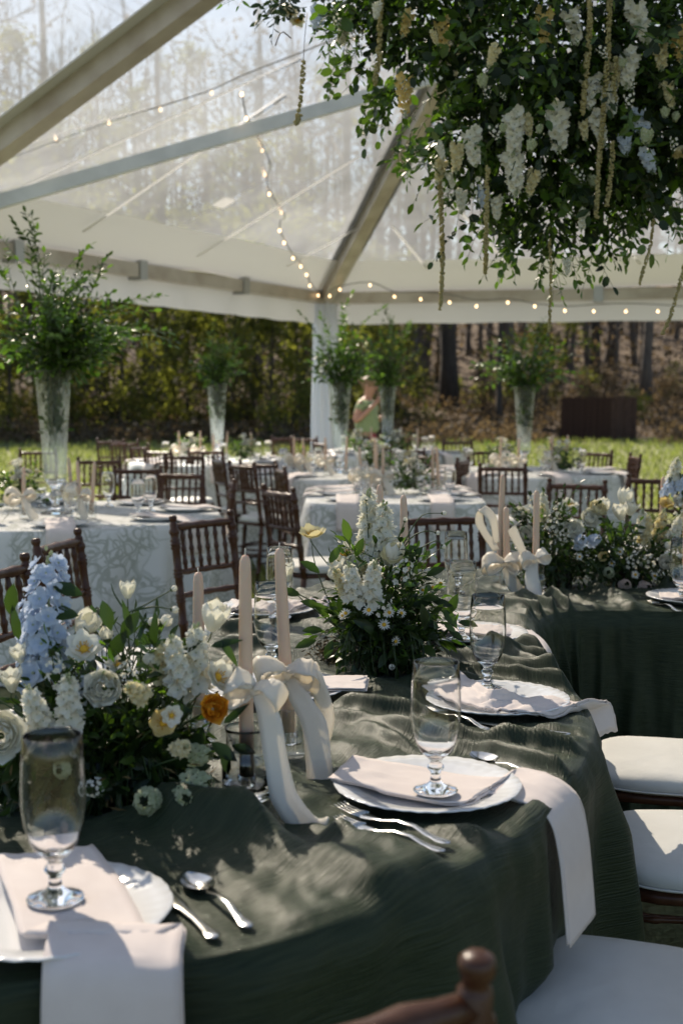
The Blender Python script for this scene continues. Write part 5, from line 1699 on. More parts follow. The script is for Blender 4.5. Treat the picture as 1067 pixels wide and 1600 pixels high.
for i in range(135):
    a = B.rng.uniform(0, 6.283); e_ = B.rng.random() ** .8
    r_ = (.175 if e_ < .55 else .13) * B.rng.uniform(.6, 1.1)
    t = base2 + V((.02 + r_ * math.cos(a), .8 * r_ * math.sin(a), .03 + .28 * e_ - .02 * (math.cos(a) > .5)))
    left = math.cos(a) < -.1  # sunlit side: light put into a paler leaf colour here
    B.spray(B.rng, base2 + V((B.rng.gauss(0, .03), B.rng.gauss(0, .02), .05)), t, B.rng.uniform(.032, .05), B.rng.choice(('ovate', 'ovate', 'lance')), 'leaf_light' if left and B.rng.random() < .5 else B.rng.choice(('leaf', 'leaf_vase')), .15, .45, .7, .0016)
for i in range(34):      # drooping skirt of leaves over the cloth
    x = B.rng.uniform(-.10, .13)
    B.spray(B.rng, base2 + V((x * .5, -.05, .12)), base2 + V((x, -.16 + .06 * B.rng.random(), .004 + .03 * B.rng.random())), .042, 'ovate', 'leaf', .25, .3, .6, .0016)
B.fill(base2 + V((.02, 0, .11)), (.13, .10, .10), 260, .04, LV)
B.fill(base2 + V((.03, -.05, .07)), (.13, .09, .07), 260, .046, (('ovate', 'leaf'),))
B.finish(300)

# 3 and 4: the far right pair
base3 = at(872, 922, TZ); base3 = V((base3.x, base3.y + .12, TZ + .004)); Db = base3.y
B = Bouquet('floral_centerpiece', base3, 'rounded white ranunculus arrangement just right of the far candle trio', 'flower arrangement', None, 103)
FLAT.append((base3.x, base3.y, .12)); moss(B, base3, .07, 300, 4)
for px, py, dd, k, s, d in ((822, 838, -.05, 'ranunculus', 1.15, (-.2, -1, .5)), (815, 808, 0, 'carnation', 1.2, (-.4, -.5, .8)), (890, 790, 0, 'anemone', 1.3, (.1, -.5, 1)), (893, 830, -.08, 'carnation', 1.3, (0, -.9, .5)), (920, 812, -.05, 'ranunculus', 1.3, (.2, -.9, .5)), (930, 800, -.03, 'peony', 1.2, (.3, -.6, .7)),
                            (850, 805, -.03, 'stock_spike', .7, (-.1, -.2, 1)), (905, 848, -.1, 'blue_cluster', 1.2, (0, -1, .4)), (925, 845, -.1, 'blue_cluster', 1.1, (.2, -1, .3)), (870, 812, -.05, 'wax_flower', 1.1, (0, -.5, .9)), (862, 825, -.09, 'wax_flower', 1.2, (-.1, -.8, .6)), (878, 842, -.1, 'wax_flower', 1.0, (0, -.9, .5)), (835, 800, 0, 'wax_flower', 1, (-.3, -.3, 1)), (905, 870, -.12, 'daisy', 1.0, (.1, -1, .3)), (850, 815, -.06, 'greens' if False else 'cream_spike', .6, (-.2, -.4, 1))):
    B.fl(k, q(px, py, dd), d, s)
for i in range(120):
    a = B.rng.uniform(0, 6.283); e_ = B.rng.random()
    t = base3 + V((.15 * math.cos(a), .13 * math.sin(a), .02 + .27 * e_))
    B.spray(B.rng, base3 + V((0, 0, .05)), t, B.rng.uniform(.022, .04), B.rng.choice(('ovate', 'lance', 'round')), B.rng.choice(('leaf', 'leaf', 'leaf_light')), .1, .4, .6, .0014)
for tip in ((880, 762), (905, 755), (868, 775), (850, 770)):
    B.spray(B.rng, base3 + V((0, 0, .15)), q(*tip), .034, 'ovate', 'leaf', .1, .4, .8)
for i in range(40):
    x = B.rng.uniform(-.16, .16)
    B.spray(B.rng, base3 + V((x * .5, -.05, .09)), base3 + V((x, -.15 + .05 * B.rng.random(), .004 + .03 * B.rng.random())), .040, 'ovate', 'leaf', .25, .2, .55, .0016)
B.fill(base3 + V((0, 0, .1)), (.15, .12, .10), 300, .03, LV)
B.finish(220)

base4 = at(985, 915, TZ); base4 = V((base4.x, base4.y + .05, TZ + .004)); Db = base4.y
B = Bouquet('floral_centerpiece', base4, 'spreading arrangement with tall white tulips and mauve hydrangea at the right', 'flower arrangement', None, 104)
FLAT.append((base4.x, base4.y, .12)); moss(B, base4, .07, 500, 5)
for px, py, dd, k, s, d in ((941, 803, -.02, 'tulip', 1.2, (0, -.1, 1)), (975, 790, 0, 'tulip', 1.3, (.1, 0, 1)), (970, 812, -.05, 'tulip', 1.2, (-.2, -.2, 1)), (982, 805, -.02, 'tulip', 1.0, (.3, -.1, .9)), (1005, 850, -.02, 'cream_spike', .95, (.1, -.2, 1)), (1025, 845, .02, 'cream_spike', 1.0, (.2, -.1, 1)), (985, 845, -.06, 'bud', 1.5, (.1, -.6, .8)), (1000, 835, -.02, 'stock_spike', .8, (0, -.3, 1)),
                            (1048, 845, -.03, 'stock_spike', .9, (.3, -.3, 1)), (1010, 880, -.1, 'wax_flower', 1.2, (.1, -.9, .4)), (985, 880, -.12, 'wax_flower', 1.1, (0, -1, .4)), (1035, 880, -.1, 'ranunculus', 1.0, (.3, -.9, .4)), (975, 915, -.15, 'mauve_hydrangea', .9, (0, -1, .3)), (1005, 918, -.14, 'mauve_hydrangea', .9, (.2, -1, .2)), (955, 880, -.1, 'daisy', 1.2, (-.1, -1, .3)), (992, 898, -.14, 'daisy', 1.2, (0, -1, .4)), (1022, 900, -.13, 'daisy', 1.2, (.1, -1, .4)), (968, 862, -.1, 'daisy', 1.2, (0, -1, .5)), (1040, 855, -.1, 'bud', 1.4, (.3, -.7, .5)), (1062, 860, -.05, 'peony', 1.1, (.4, -.6, .6)), (942, 870, -.1, 'yellow_bloom', .8, (-.3, -1, .2)), (950, 895, -.12, 'hydrangea', .8, (-.2, -1, .2))):
    B.fl(k, q(px, py, dd), d, s)
for px, py, dx, dz, s in ((955, 850, -.15, 1, .10), (965, 855, .1, 1, .09), (975, 850, .3, 1, .08), (945, 860, -.5, .9, .08)):
    B.leaf(q(px, py, -.05), V((dx, -.1, dz)), V((0, -1, .2)), s, 'lance', 'leaf_light')
for i in range(120):
    a = B.rng.uniform(0, 6.283); e_ = B.rng.random()
    t = base4 + V((.22 * math.cos(a) * (1 - .3 * e_), .15 * math.sin(a), .01 + .22 * e_))
    B.spray(B.rng, base4 + V((0, 0, .05)), t, B.rng.uniform(.03, .05), B.rng.choice(('ovate', 'ovate', 'lance')), B.rng.choice(('leaf', 'leaf', 'leaf_light')), .1, .4, .65, .0014)
for i in range(40):
    x = B.rng.uniform(-.16, .16)
    B.spray(B.rng, base4 + V((x * .5, -.05, .09)), base4 + V((x, -.15 + .05 * B.rng.random(), .004 + .03 * B.rng.random())), .040, 'ovate', 'leaf', .25, .2, .55, .0016)
B.fill(base4 + V((0, 0, .08)), (.19, .13, .09), 300, .034, LV)
B.finish(220)

base5 = pd(1062, 830, 5.25); base5.z = TZ + .004; base5.y = min(base5.y, 4.6); base5.x = 1.50; Db = base5.y
base5 = V((1.36, 4.40, TZ + .004)); Db = 4.4
B = Bouquet('floral_centerpiece', base5, 'arrangement with blue and yellow blooms cut by the right edge of the view', 'flower arrangement', None, 105)
FLAT.append((base5.x, base5.y, .1)); moss(B, base5, .06, 200, 6)
for px, py, k, s in ((1050, 752, 'stock_spike', .9), (1058, 768, 'blue_cluster', 1.4), (1042, 770, 'blue_cluster', 1.2), (1040, 790, 'yellow_bloom', 1.2), (1066, 790, 'carnation', 1.4), (1085, 775, 'peony', 1.3), (1060, 800, 'wax_flower', 1.2)):
    B.fl(k, q(px, py, -.03), (0, -.6, .8), s)
for i in range(70):
    a = B.rng.uniform(0, 6.283); e_ = B.rng.random()
    B.spray(B.rng, base5 + V((0, 0, .05)), base5 + V((.15 * math.cos(a), .13 * math.sin(a), .02 + .33 * e_)), B.rng.uniform(.03, .045), 'ovate', B.rng.choice(('leaf', 'leaf_light')), .1, .4, .65, .0014)
B.finish(120)

# the cloth, shaped round what stands on it and pushed in by the chair seats under it
SEATS = [((.435, 1.855), (-.95, .32)), ((.75, 2.52), (-1, .08)), ((.84, 3.12), (-1, .25))]
build_green_table([(SEATS[0][0][0], SEATS[0][0][1], .225, .53), (SEATS[1][0][0], SEATS[1][0][1], .215, .52), (SEATS[2][0][0], SEATS[2][0][1], .215, .52)])

# ================================================================== CHAIRS round the green table
CG = 'dark wood chiavari chairs'
for (p, f), lb in zip(SEATS, ('chair seat with ivory cushion tucked under the table front at the lower right', 'chair with ivory cushion second from the front along the right side of the green table', 'chair with ivory cushion farthest back along the right side of the green table')):
    chair_at(p, f, 'dark ' + lb.replace(' with ivory cushion', '').replace('chair', 'ivory cushioned chair', 1), CG)
chair_at((-.141, 1.184), (-.41, .91), 'mahogany chair cut by the bottom edge, only its back rail and finial showing', CG)
chair_px(96, 846, (1, -.22), 'mahogany chair back behind the blue delphinium', CG)
chair_px(-2, 890, (1, -.30), 'mahogany chair cut by the left edge with one finial showing', CG)
chair_px(320, 812, (.78, -.62), 'large mahogany chair back in front of the left toile cloth', CG)
chair_px(694, 808, (.22, -1), 'mahogany chair facing the camera behind the leafy centrepiece', CG)
chair_px(900, 756, (-.45, -.9), 'mahogany chair behind the rounded arrangement on the right', CG)
chair_px(1024, 748, (-.3, -.95), 'mahogany chair half hidden behind the tulips at the right', CG)

# ================================================================== ROUND TABLES
T = {}
def centre(px, D): return V(((px - 533.5) / FPX * D, D, 0))
T['left'] = (centre(86, 6.95), .91, 'the near left table')
T['back_left'] = (centre(340, 13.0), .91, 'the distant left table')
T['post'] = (centre(531, 10.9), .91, 'the table before the post')
T['far'] = (centre(605, 15.0), .91, 'the farthest table')
T['right'] = (centre(818, 11.1), .91, 'the right hand table')
for k, lab in (('left', 'white toile cloth on the near left round table'), ('back_left', 'white toile cloth on the distant left round table'), ('post', 'white toile cloth on the table before the tent post'), ('far', 'white toile cloth on the farthest table near the person'), ('right', 'white toile cloth on the round table at the right')):
    c, r_, _ = T[k]
    round_cloth('round_table', c.x, c.y, r_, len(k) * 1.7, lab)
mid = V(((614 - 533.5) / FPX * 7.75 + .02, 8.35, 0))
round_cloth('square_table', mid.x, mid.y, .62, 3.3, 'white toile cloth on the squarish middle table', rect=(.57, .72))
T['mid'] = (mid, .62, 'the middle table')

TZ2 = .767
def proto_napkin():
    c = [(-.13, .03), (-.05, .026), (.05, .024), (.13, .026), (.19, .012), (.225, .002), (.245, -.03), (.252, -.09), (.256, -.17)]
    o = strip('napkin', [V((0, -y, z)) for y, z in c], [V((.072, 0, 0))] * len(c), M['napkin'], 26, 6, .004, 0, .006, 3)
    return o
NAP = proto_napkin()
POSY = None
def make_posy():
    b = V((0, 0, 0))
    B = Bouquet('low_posy', b, 'x', 'flower arrangement', None, 300)
    for i in range(60):
        a = B.rng.uniform(0, 6.283); e_ = B.rng.random()
        B.spray(B.rng, b + V((0, 0, .03)), b + V((.15 * math.cos(a), .15 * math.sin(a), .02 + .24 * e_)), .05, 'ovate', B.rng.choice(('leaf', 'leaf_vase')), .1, .3, .6, .0016)
    for i in range(11):
        a = B.rng.uniform(0, 6.283); rr = B.rng.uniform(.02, .13)
        B.fl(B.rng.choice(('ranunculus', 'tulip', 'peony', 'carnation', 'anemone', 'bud')), V((rr * math.cos(a), rr * math.sin(a), .16 + .1 * B.rng.random())), (math.cos(a) * .5, math.sin(a) * .5, 1), 1.0)
    B.finish(0)
    return B.root
POSY = make_posy()
def make_bow_proto():
    e = empty('ribbon_bow', (0, 0, 0))
    bow_parts(e, V((0, 0, 0)), X, Z, -Y, .085, [([V((0, 0, 0)), V((.03, -.03, -.06)), V((.06, -.06, -.11))], [V((.01, 0, .01)), V((.02, 0, .01)), V((.02, 0, .012))]), ([V((0, 0, 0)), V((-.05, -.03, -.05)), V((-.10, -.04, -.11))], [V((.01, 0, .01)), V((.016, 0, .016)), V((.016, 0, .016))])], .026, 42, 4)
    return e
BOW = make_bow_proto()
used = set()
def place_copy(src, key, loc, rz, label, cat, group):
    if key not in used:
        used.add(key)
        src.location, src.rotation_euler = loc, (0, 0, rz)
        return tag(src, label, cat, group)
    o = copy_thing(src, loc, rz, label, group)
    o['category'] = cat
    return o
SIDE = ('right', 'back right', 'back', 'back left', 'left', 'front left', 'front', 'front right')
def set_table(key, n, a0, candles, posies, seed, bows=2, gl=True):
    c, Rr, desc = T[key]
    rng = random.Random(seed)
    for k in range(n):
        a = a0 + 2 * math.pi * k / n
        if key == 'mid':
            sx, sy = [(-.30, -.50), (.28, -.50), (.36, -.05), (.36, .42), (-.36, .42), (-.36, -.02)][k]
            p = c + V((sx, sy, TZ2)); u = V((0, -1, 0)) if k < 2 else V((1 if sx > 0 else -1, 0, 0))
            p = c + V((sx, sy, TZ2))
        else:
            u = V((math.cos(a), math.sin(a), 0))
            p = c + u * (Rr - .19); p.z = TZ2
        sd = SIDE[int(round(math.atan2(p.y - c.y, p.x - c.x) / (math.pi / 4))) % 8]
        o = link('dinner_plate', PLATE, None, Matrix.Translation(p) @ Matrix.Rotation(a, 4, 'Z'))
        tag(o, 'white dinner plate at the %s of %s' % (sd, desc), 'plate', 'dinner plates on ' + desc)
        rz = math.atan2(u.x, -u.y)
        place_copy(NAP, 'nap', p + V((0, 0, .002)), rz, 'blush napkin hanging off the %s of %s' % (sd, desc), 'napkin', 'blush napkins on ' + desc)
        if gl:
            t = V((-u.y, u.x, 0))
            g_ = p - u * (.19 if key != 'mid' else .17) + t * rng.uniform(.02, .09); g_.z = TZ2
            goblet(g_, 'clear water goblet at the %s of %s' % (sd, desc), 'water goblets on ' + desc, 1.0)
    candles = sorted(candles)
    for i, (dx, dy, hh) in enumerate(candles):
        od = ORD[i]
        b = c + V((dx, dy, TZ2))
        holder(b, 'small clear candle holder on %s, %s from the left' % (desc, od), 'candle holders on ' + desc, 1)
        f = b + V((0, 0, .024))
        candle(f, f + V((rng.gauss(0, .012), rng.gauss(0, .012), hh)), 'blush taper candle on %s, %s from the left' % (desc, od), 'taper candles on ' + desc)
        if i < bows:
            place_copy(BOW, 'bow', b + V((0, -.035, .115)), rng.uniform(-.5, .5), 'ivory ribbon bow on %s, %s from the left' % (desc, od), 'ribbon bow', 'ribbon bows on ' + desc)
    for i, (dx, dy) in enumerate(posies):
        place_copy(POSY, 'posy', c + V((dx, dy, TZ2)), rng.uniform(0, 6), 'low posy of white blooms on the %s of %s' % ('left' if dx < (0 if len(posies) == 2 else -9) else 'right', desc), 'flower arrangement', 'low posies on ' + desc)
set_table('left', 8, .25, [(.20, -.28, .29), (.25, -.26, .285), (-.10, -.30, .26), (.02, .34, .28)], [(-.28, .30)], 1, 3)
set_table('back_left', 8, .1, [(-.15, -.3, .3), (.0, -.34, .28), (.12, -.3, .3), (.35, .1, .28), (-.4, .1, .29)], [(.3, -.25), (-.3, .25)], 2, 2)
set_table('post', 8, .3, [(-.12, -.3, .30), (.05, -.36, .31), (.30, -.2, .29), (-.4, 0, .3), (-.3, -.1, .29)], [(.32, .25)], 3, 3)
set_table('far', 8, .0, [(-.2, -.3, .3), (.15, -.34, .3), (.35, -.1, .29)], [(.1, -.45), (-.35, .1)], 4, 1)
set_table('right', 8, .2, [(-.25, -.25, .30), (-.1, -.34, .29), (.2, -.3, .3), (.35, -.1, .31), (.28, .15, .3)], [(-.15, .33), (.30, -.25)], 5, 3)
set_table('mid', 6, .0, [(-.20, .12, .30), (-.10, .18, .31), (-.06, .05, .30), (.28, .12, .29), (.33, .22, .30)], [(.12, .14)], 6, 3)

# tall vases with greenery
VG = 'tall vases of greenery'
def greenery(key, tips, ll, s, label, vlabel, parts, seed, kind='ovate', spread=.16):
    c = T[key][0]
    vase(V((c.x, c.y, TZ2)), vlabel, s)
    mouth = V((c.x, c.y, TZ2 + .80 * s))
    B = Bouquet('greenery_arrangement', mouth, label, 'greenery', 'greenery in the tall vases', seed)
    for i, (px, py, dd) in enumerate(tips):
        t = pd(px, py, c.y + dd)
        B.spray(B.rng, mouth + V((B.rng.gauss(0, .03), B.rng.gauss(0, .03), -.05)), t, ll, kind, B.rng.choice(('leaf_vase', 'leaf_vase', 'leaf')), spread, .12, .50, .003)
    for i in range(14):                    # stems standing in the glass
        B.stem([mouth + V((B.rng.gauss(0, .035), B.rng.gauss(0, .035), 0)), mouth + V((B.rng.gauss(0, .02), B.rng.gauss(0, .02), -.22)), mouth + V((B.rng.gauss(0, .015), B.rng.gauss(0, .015), -.40 * s - .08 * B.rng.random()))], .003)
    for i in range(170):
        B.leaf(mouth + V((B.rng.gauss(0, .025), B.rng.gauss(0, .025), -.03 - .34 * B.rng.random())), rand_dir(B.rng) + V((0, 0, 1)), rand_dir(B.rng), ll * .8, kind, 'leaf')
    if key == 'left': B.fill(mouth + V((.06, 0, .12)), (.30, .22, .20), 560, .060, (('ovate', 'leaf_vase'), ('ovate', 'leaf')))
    else: B.fill(mouth + V((0, 0, .12)), (.20, .20, .16), 260, .062, (('ovate', 'leaf_vase'), ('ovate', 'leaf')))
    B.finish(parts)
rng = random.Random(8)
tl = [(40, 332, 0), (22, 345, .1), (-5, 405, 0), (70, 395, -.1), (58, 360, .1), (143, 383, 0), (160, 412, .1), (128, 420, -.1), (170, 400, .05), (200, 475, 0), (255, 462, 0), (240, 485, .1), (270, 540, 0), (262, 520, -.15), (225, 505, .2), (205, 540, -.1), (15, 470, .1), (-20, 505, 0), (-10, 450, -.1), (10, 540, 0), (-30, 470, .1), (105, 440, .2), (85, 430, -.2), (120, 470, -.3), (60, 460, -.3), (40, 500, -.3), (165, 500, -.3), (150, 540, -.25), (110, 510, -.35), (35, 545, .15), (180, 455, .2), (70, 520, -.3), (90, 480, -.35), (130, 555, -.2), (60, 555, -.2), (195, 520, .3)]
for i in range(26):
    a = rng.uniform(-.25, 3.4); tl.append((92 + 125 * math.cos(a) * rng.uniform(.4, 1), 545 - 130 * max(-.1, math.sin(a)) * rng.uniform(.4, 1), rng.uniform(-.4, .4)))
greenery('left', tl + [(x + rng.uniform(-22, 22), y + rng.uniform(-8, 30), d + rng.uniform(-.25, .25)) for x, y, d in tl], .064, 1.0, 'big airy bunch of glossy green branches in the near left vase', 'tall fluted glass trumpet vase on the near left table', 300, 21)
def ball(cx, cy, rx, up, n, seed, dd=.35):
    r_ = random.Random(seed)
    return [(cx + rx * math.cos(a) * f, cy - up * math.sin(a) * f, r_.uniform(-dd, dd)) for a, f in [(r_.uniform(-.15, 3.3), r_.uniform(.45, 1)) for _ in range(n)]]
greenery('post', ball(540, 585, 70, 90, 44, 1) + [(548, 460, 0), (535, 478, 0), (500, 490, 0), (490, 520, .2), (600, 480, 0), (470, 490, 0), (480, 545, 0)], .072, .98, 'leafy green branches in the vase before the tent post', 'tall fluted vase before the tent post', 60, 22)
greenery('far', ball(612, 590, 62, 95, 34, 2) + [(655, 548, 0), (600, 478, 0), (640, 505, 0), (575, 555, 0)], .078, 1.0, 'dark green branches in the farthest vase beside the person', 'tall fluted vase beside the standing person', 40, 23)
greenery('right', ball(825, 595, 88, 85, 44, 3) + [(910, 535, 0), (895, 555, 0), (765, 545, 0), (740, 590, 0), (758, 575, 0), (850, 500, 0), (880, 590, 0)], .074, .95, 'wide spreading green branches in the right hand vase', 'tall fluted vase on the right hand round table', 60, 24)
greenery('back_left', ball(345, 585, 52, 85, 34, 4) + [(335, 500, 0), (360, 520, 0)], .078, 1.0, 'dark shaded branches in the distant left vase', 'tall fluted vase on the distant left table', 40, 25)

# chairs round these tables
FC = 'chiavari chairs round the toile tables'
def toward(px, y, key):
    p = at(px, y, .90); c = T[key][0]
    return (c.x - p.x, c.y - p.y)
for px, y, f, lb in ((362, 753, (-1, -.12), 'mahogany chair right of the near left table, seen overlapping the large chair'), (438, 767, (.82, .50), 'mahogany chair at the near left corner of the middle table with its cushion showing'),
                     (441, 733, (.9, .2), 'small mahogany chair at the left side of the middle table'), (380, 726, (.75, .6), 'mahogany chair between the left table and the middle table'),
                     (280, 740, 'left', 'mahogany chair on the far right side of the near left table'), (215, 733, 'left', 'mahogany chair on the far side of the near left table behind the goblet'), (343, 718, 'post', 'mahogany chair left of the table before the post'),
                     (288, 712, 'back_left', 'nearest chair of the row round the distant left table'), (248, 705, 'back_left', 'second chair of the row round the distant left table'), (219, 698, 'back_left', 'third chair of the row round the distant left table'), (196, 692, 'back_left', 'fourth chair of the row round the distant left table'), (174, 689, 'back_left', 'farthest chair of the row round the distant left table'),
                     (442, 684, 'far', 'small distant chair left of the tent post'), (475, 685, 'back_left', 'small distant chair beside the tent post base'), (586, 698, 'post', 'chair at the far right of the table before the post'), (657, 684, 'far', 'small distant chair right of the person'), (662, 712, 'post', 'chair on the right side of the table before the post'),
                     (721, 719, (-.9, .35), 'mahogany chair on the right side of the middle table'), (785, 729, 'right', 'mahogany chair on the near left side of the right hand table'), (930, 707, 'right', 'chair on the far right side of the right hand table against the lawn'), (990, 713, 'right', 'chair standing on the lawn side at the right with slats against bright grass'),
                     (155, 719, 'left', 'chair behind the near left table, right of its tall vase'), (404, 724, 'post', 'chair at the near left of the table before the post'), (636, 703, 'far', 'small chair at the near right of the farthest table'), (752, 705, 'right', 'chair at the far left of the right hand table, left of its vase'), (322, 704, 'back_left', 'chair right of the row at the distant left table'),
                     (60, 705, 'left', 'chair back glimpsed behind the near left vase'), (715, 690, 'right', 'chair on the far left side of the right hand table'), (500, 692, 'far', 'distant chair right by the tent post drape')):
    if isinstance(f, str): f = toward(px, y, f)
    chair_px(px, y, f, lb, FC)

# ================================================================== HANGING FLORAL INSTALLATION
DH = 4.45
hb = pd(840, -60, DH)
B = Bouquet('hanging_floral_installation', hb, 'huge hanging cloud of greenery with white, yellow and blue blooms', 'hanging flowers', None, 500)
rg = B.rng
core = [(850, 70, 200, 230, .50), (660, 10, 105, 130, .32), (965, 190, 150, 150, .42), (1110, 90, 200, 230, .5), (745, 215, 80, 120, .28), (850, 320, 95, 80, .26), (560, -10, 70, 80, .22), (960, 300, 90, 75, .26), (900, -150, 330, 120, .5)]
def in_core(c, f=1.0):
    px, py, rx, ry, dd = c
    d = rand_dir(rg)
    k = rg.random() ** .33 * f
    return pd(px + rx * d.x * k, py - ry * d.z * k, DH + dd * d.y * k), d
wts = [c[2] * c[3] for c in core]
for i in range(640):
    c = rg.choices(core, wts)[0]
    p, d = in_core(c, .75)
    L = rg.uniform(.12, .30)
    e_ = p + V((d.x, d.y, d.z * .6 - .45)) * L
    kind, mat = rg.choice((('ovate', 'leaf_vase'), ('ovate', 'leaf'), ('lance', 'leaf_vase'), ('round', 'leaf_blue'), ('round', 'leaf_vase')))
    B.spray(rg, p, e_, rg.uniform(.044, .070), kind, mat, .12, .15, .5, .0016)
for i in range(15000):
    c = rg.choices(core, wts)[0]
    p, d = in_core(c, .86)
    B.leaf(p, d * .6 + rand_dir(rg) + V((0, 0, -.4)), rand_dir(rg) + V((0, 0, .4)), rg.uniform(.03, .062), rg.choice(('ovate', 'lance', 'ovate')), rg.choice(('leaf', 'leaf_vase', 'leaf_blue')))
# sprays that make the outline; sunlit edge put into their lighter leaf colours
for a, b_, k, m in (((560, 90), (530, 155), 'round', 'leaf_light'), ((590, 120), (575, 185), 'round', 'leaf_light'), ((600, 140), (588, 215), 'round', 'leaf_light'), ((640, 190), (628, 275), 'ovate', 'leaf'), ((650, 220), (690, 300), 'ovate', 'leaf_light'), ((470, 10), (405, 45), 'ovate', 'leaf_blue'), ((460, 0), (420, 20), 'ovate', 'leaf_blue'), ((440, -10), (362, 2), 'lance', 'leaf'), ((500, 20), (505, 95), 'lance', 'leaf'), ((530, 40), (548, 115), 'lance', 'leaf'),
                     ((720, 280), (700, 330), 'ovate', 'leaf_light'), ((760, 320), (742, 400), 'ovate', 'leaf_light'), ((800, 350), (790, 425), 'ovate', 'leaf'), ((850, 370), (830, 440), 'ovate', 'leaf_light'), ((890, 370), (905, 440), 'ovate', 'leaf'), ((940, 350), (960, 410), 'ovate', 'leaf'), ((1000, 320), (990, 390), 'ovate', 'leaf'), ((1040, 300), (1050, 380), 'ovate', 'leaf'), ((850, 360), (882, 455), 'ovate', 'leaf'), ((1080, 280), (1075, 350), 'ovate', 'leaf'), ((780, 340), (815, 415), 'ovate', 'leaf_light'), ((700, 250), (640, 262), 'ovate', 'leaf'), ((580, 60), (560, 20), 'ovate', 'leaf'), ((620, 130), (600, 180), 'ovate', 'leaf'), ((660, 60), (680, 90), 'ovate', 'leaf')):
    for r_ in range(5):
        j = lambda: rg.uniform(-20, 20)
        B.spray(rg, pd(a[0] + j(), a[1] + j(), DH + rg.uniform(-.15, .15)), pd(b_[0] + j(), b_[1] + j(), DH + rg.uniform(-.2, .2)), rg.uniform(.038, .056), k, 'leaf_vase' if m == 'leaf' else m, .08, .1, .6, .0016)
fr = -.34
for i in range(46):        # small loose sprigs of white and cream
    c = rg.choices(core, wts)[0]
    a_ = rg.uniform(0, 6.28)
    px, py = c[0] + c[2] * .9 * math.cos(a_) * rg.random() ** .5, c[1] + c[3] * .9 * math.sin(a_) * rg.random() ** .5
    if py < 5 or px > 1075: continue
    B.fl(rg.choice(('wax_flower', 'cream_spike', 'wax_flower', 'stock_spike', 'greenish' if False else 'hydrangea')), pd(px, py, DH - .9 * c[4] - rg.uniform(-.05, .1)), V((rg.uniform(-.4, .4), -.5, -1)), rg.uniform(.45, .85), False)
for px, py, k, s, dx in ((632, 122, 'yellow_snapdragon', 1.15, 0), (690, 35, 'yellow_snapdragon', 1.0, .1), (640, 20, 'yellow_snapdragon', .8, -.3), (850, 20, 'yellow_snapdragon', 1.1, 0), (805, 180, 'stock_spike', 1.25, -.1), (800, 240, 'stock_spike', 1.3, .05), (870, 170, 'stock_spike', 1.35, 0), (735, 205, 'stock_spike', 1.1, .1), (715, 225, 'cream_spike', .9, -.1), (945, 120, 'stock_spike', 1.25, .1), (920, 125, 'stock_spike', .9, 0), (890, 20, 'stock_spike', 1.0, .2), (930, 180, 'stock_spike', .95, .2),
                         (995, 175, 'blue_cluster', 1.3, 0), (1006, 200, 'blue_cluster', 1.1, 0), (975, 215, 'blue_cluster', 1.2, 0), (985, 85, 'stock_spike', 1.1, -.2), (1055, 45, 'yellow_snapdragon', 1.05, .1), (1030, 60, 'cream_spike', 1.0, 0), (1062, 230, 'peony', 1.1, .2), (960, 95, 'cream_spike', .8, 0), (990, 10, 'stock_spike', 1.2, .3), (500, 15, 'blue_cluster', 1.6, -.2), (455, 15, 'anemone', 1.3, -.3), (540, 30, 'stock_spike', .9, -.2), (560, 45, 'wax_flower', 1.0, 0), (465, 30, 'anemone', 1.2, 0), (690, 250, 'cream_spike', .8, -.2), (700, 280, 'wax_flower', 1.2, 0), (720, 300, 'stock_spike', .7, .0), (745, 285, 'wax_flower', 1.2, 0), (755, 300, 'blue_cluster', 1.2, 0), (775, 310, 'stock_spike', .7, 0), (822, 180, 'cream_spike', .7, .1), (910, 190, 'cream_spike', .6, .1), (1010, 240, 'blue_cluster', 1.3, .2), (885, 405, 'stock_spike', .5, 0), (760, 130, 'wax_flower', .8, 0), (1040, 130, 'cream_spike', .8, .2)):
    B.fl(k, pd(px, py, DH + fr + .12 * (px < 700) + .22 * (px < 600) + .1 * (py > 250)), V((dx, -.35, -1)), s, False)
B.finish(300)
# threads of amaranthus hanging from it
def strand(pts, r, parent, seed):
    rng_ = random.Random(seed)
    c = catmull(pts, 60)
    L = sum((c[i + 1] - c[i]).length for i in range(59))
    n = int(L / .0042)
    ms = []
    for i in range(n):
        t = i / n * 59; k = min(int(t), 58)
        p = c[k].lerp(c[k + 1], t - k)
        f = .65 + .35 * math.sin(math.pi * min(1, .15 + i / n * .8)) + .25 * noise.noise(V((i * .06, seed, 0)))
        for m_ in range(3):
            d = rand_dir(rng_)
            ms.append(Matrix.Translation(p - hb + d * r * f * .75) @ d.to_track_quat('Z', 'Y').to_matrix().to_4x4() @ Matrix.Scale(r * .62 * rng_.uniform(.7, 1.3), 4))
    octa = ([(1, 0, 0), (-1, 0, 0), (0, 1, 0), (0, -1, 0), (0, 0, 1), (0, 0, -1)], [(0, 2, 4), (2, 1, 4), (1, 3, 4), (3, 0, 4), (2, 0, 5), (1, 2, 5), (3, 1, 5), (0, 3, 5)])
    link('amaranth_strand', scatter_mesh('amaranth_strand', *octa, ms, M['amaranth'], True), parent)
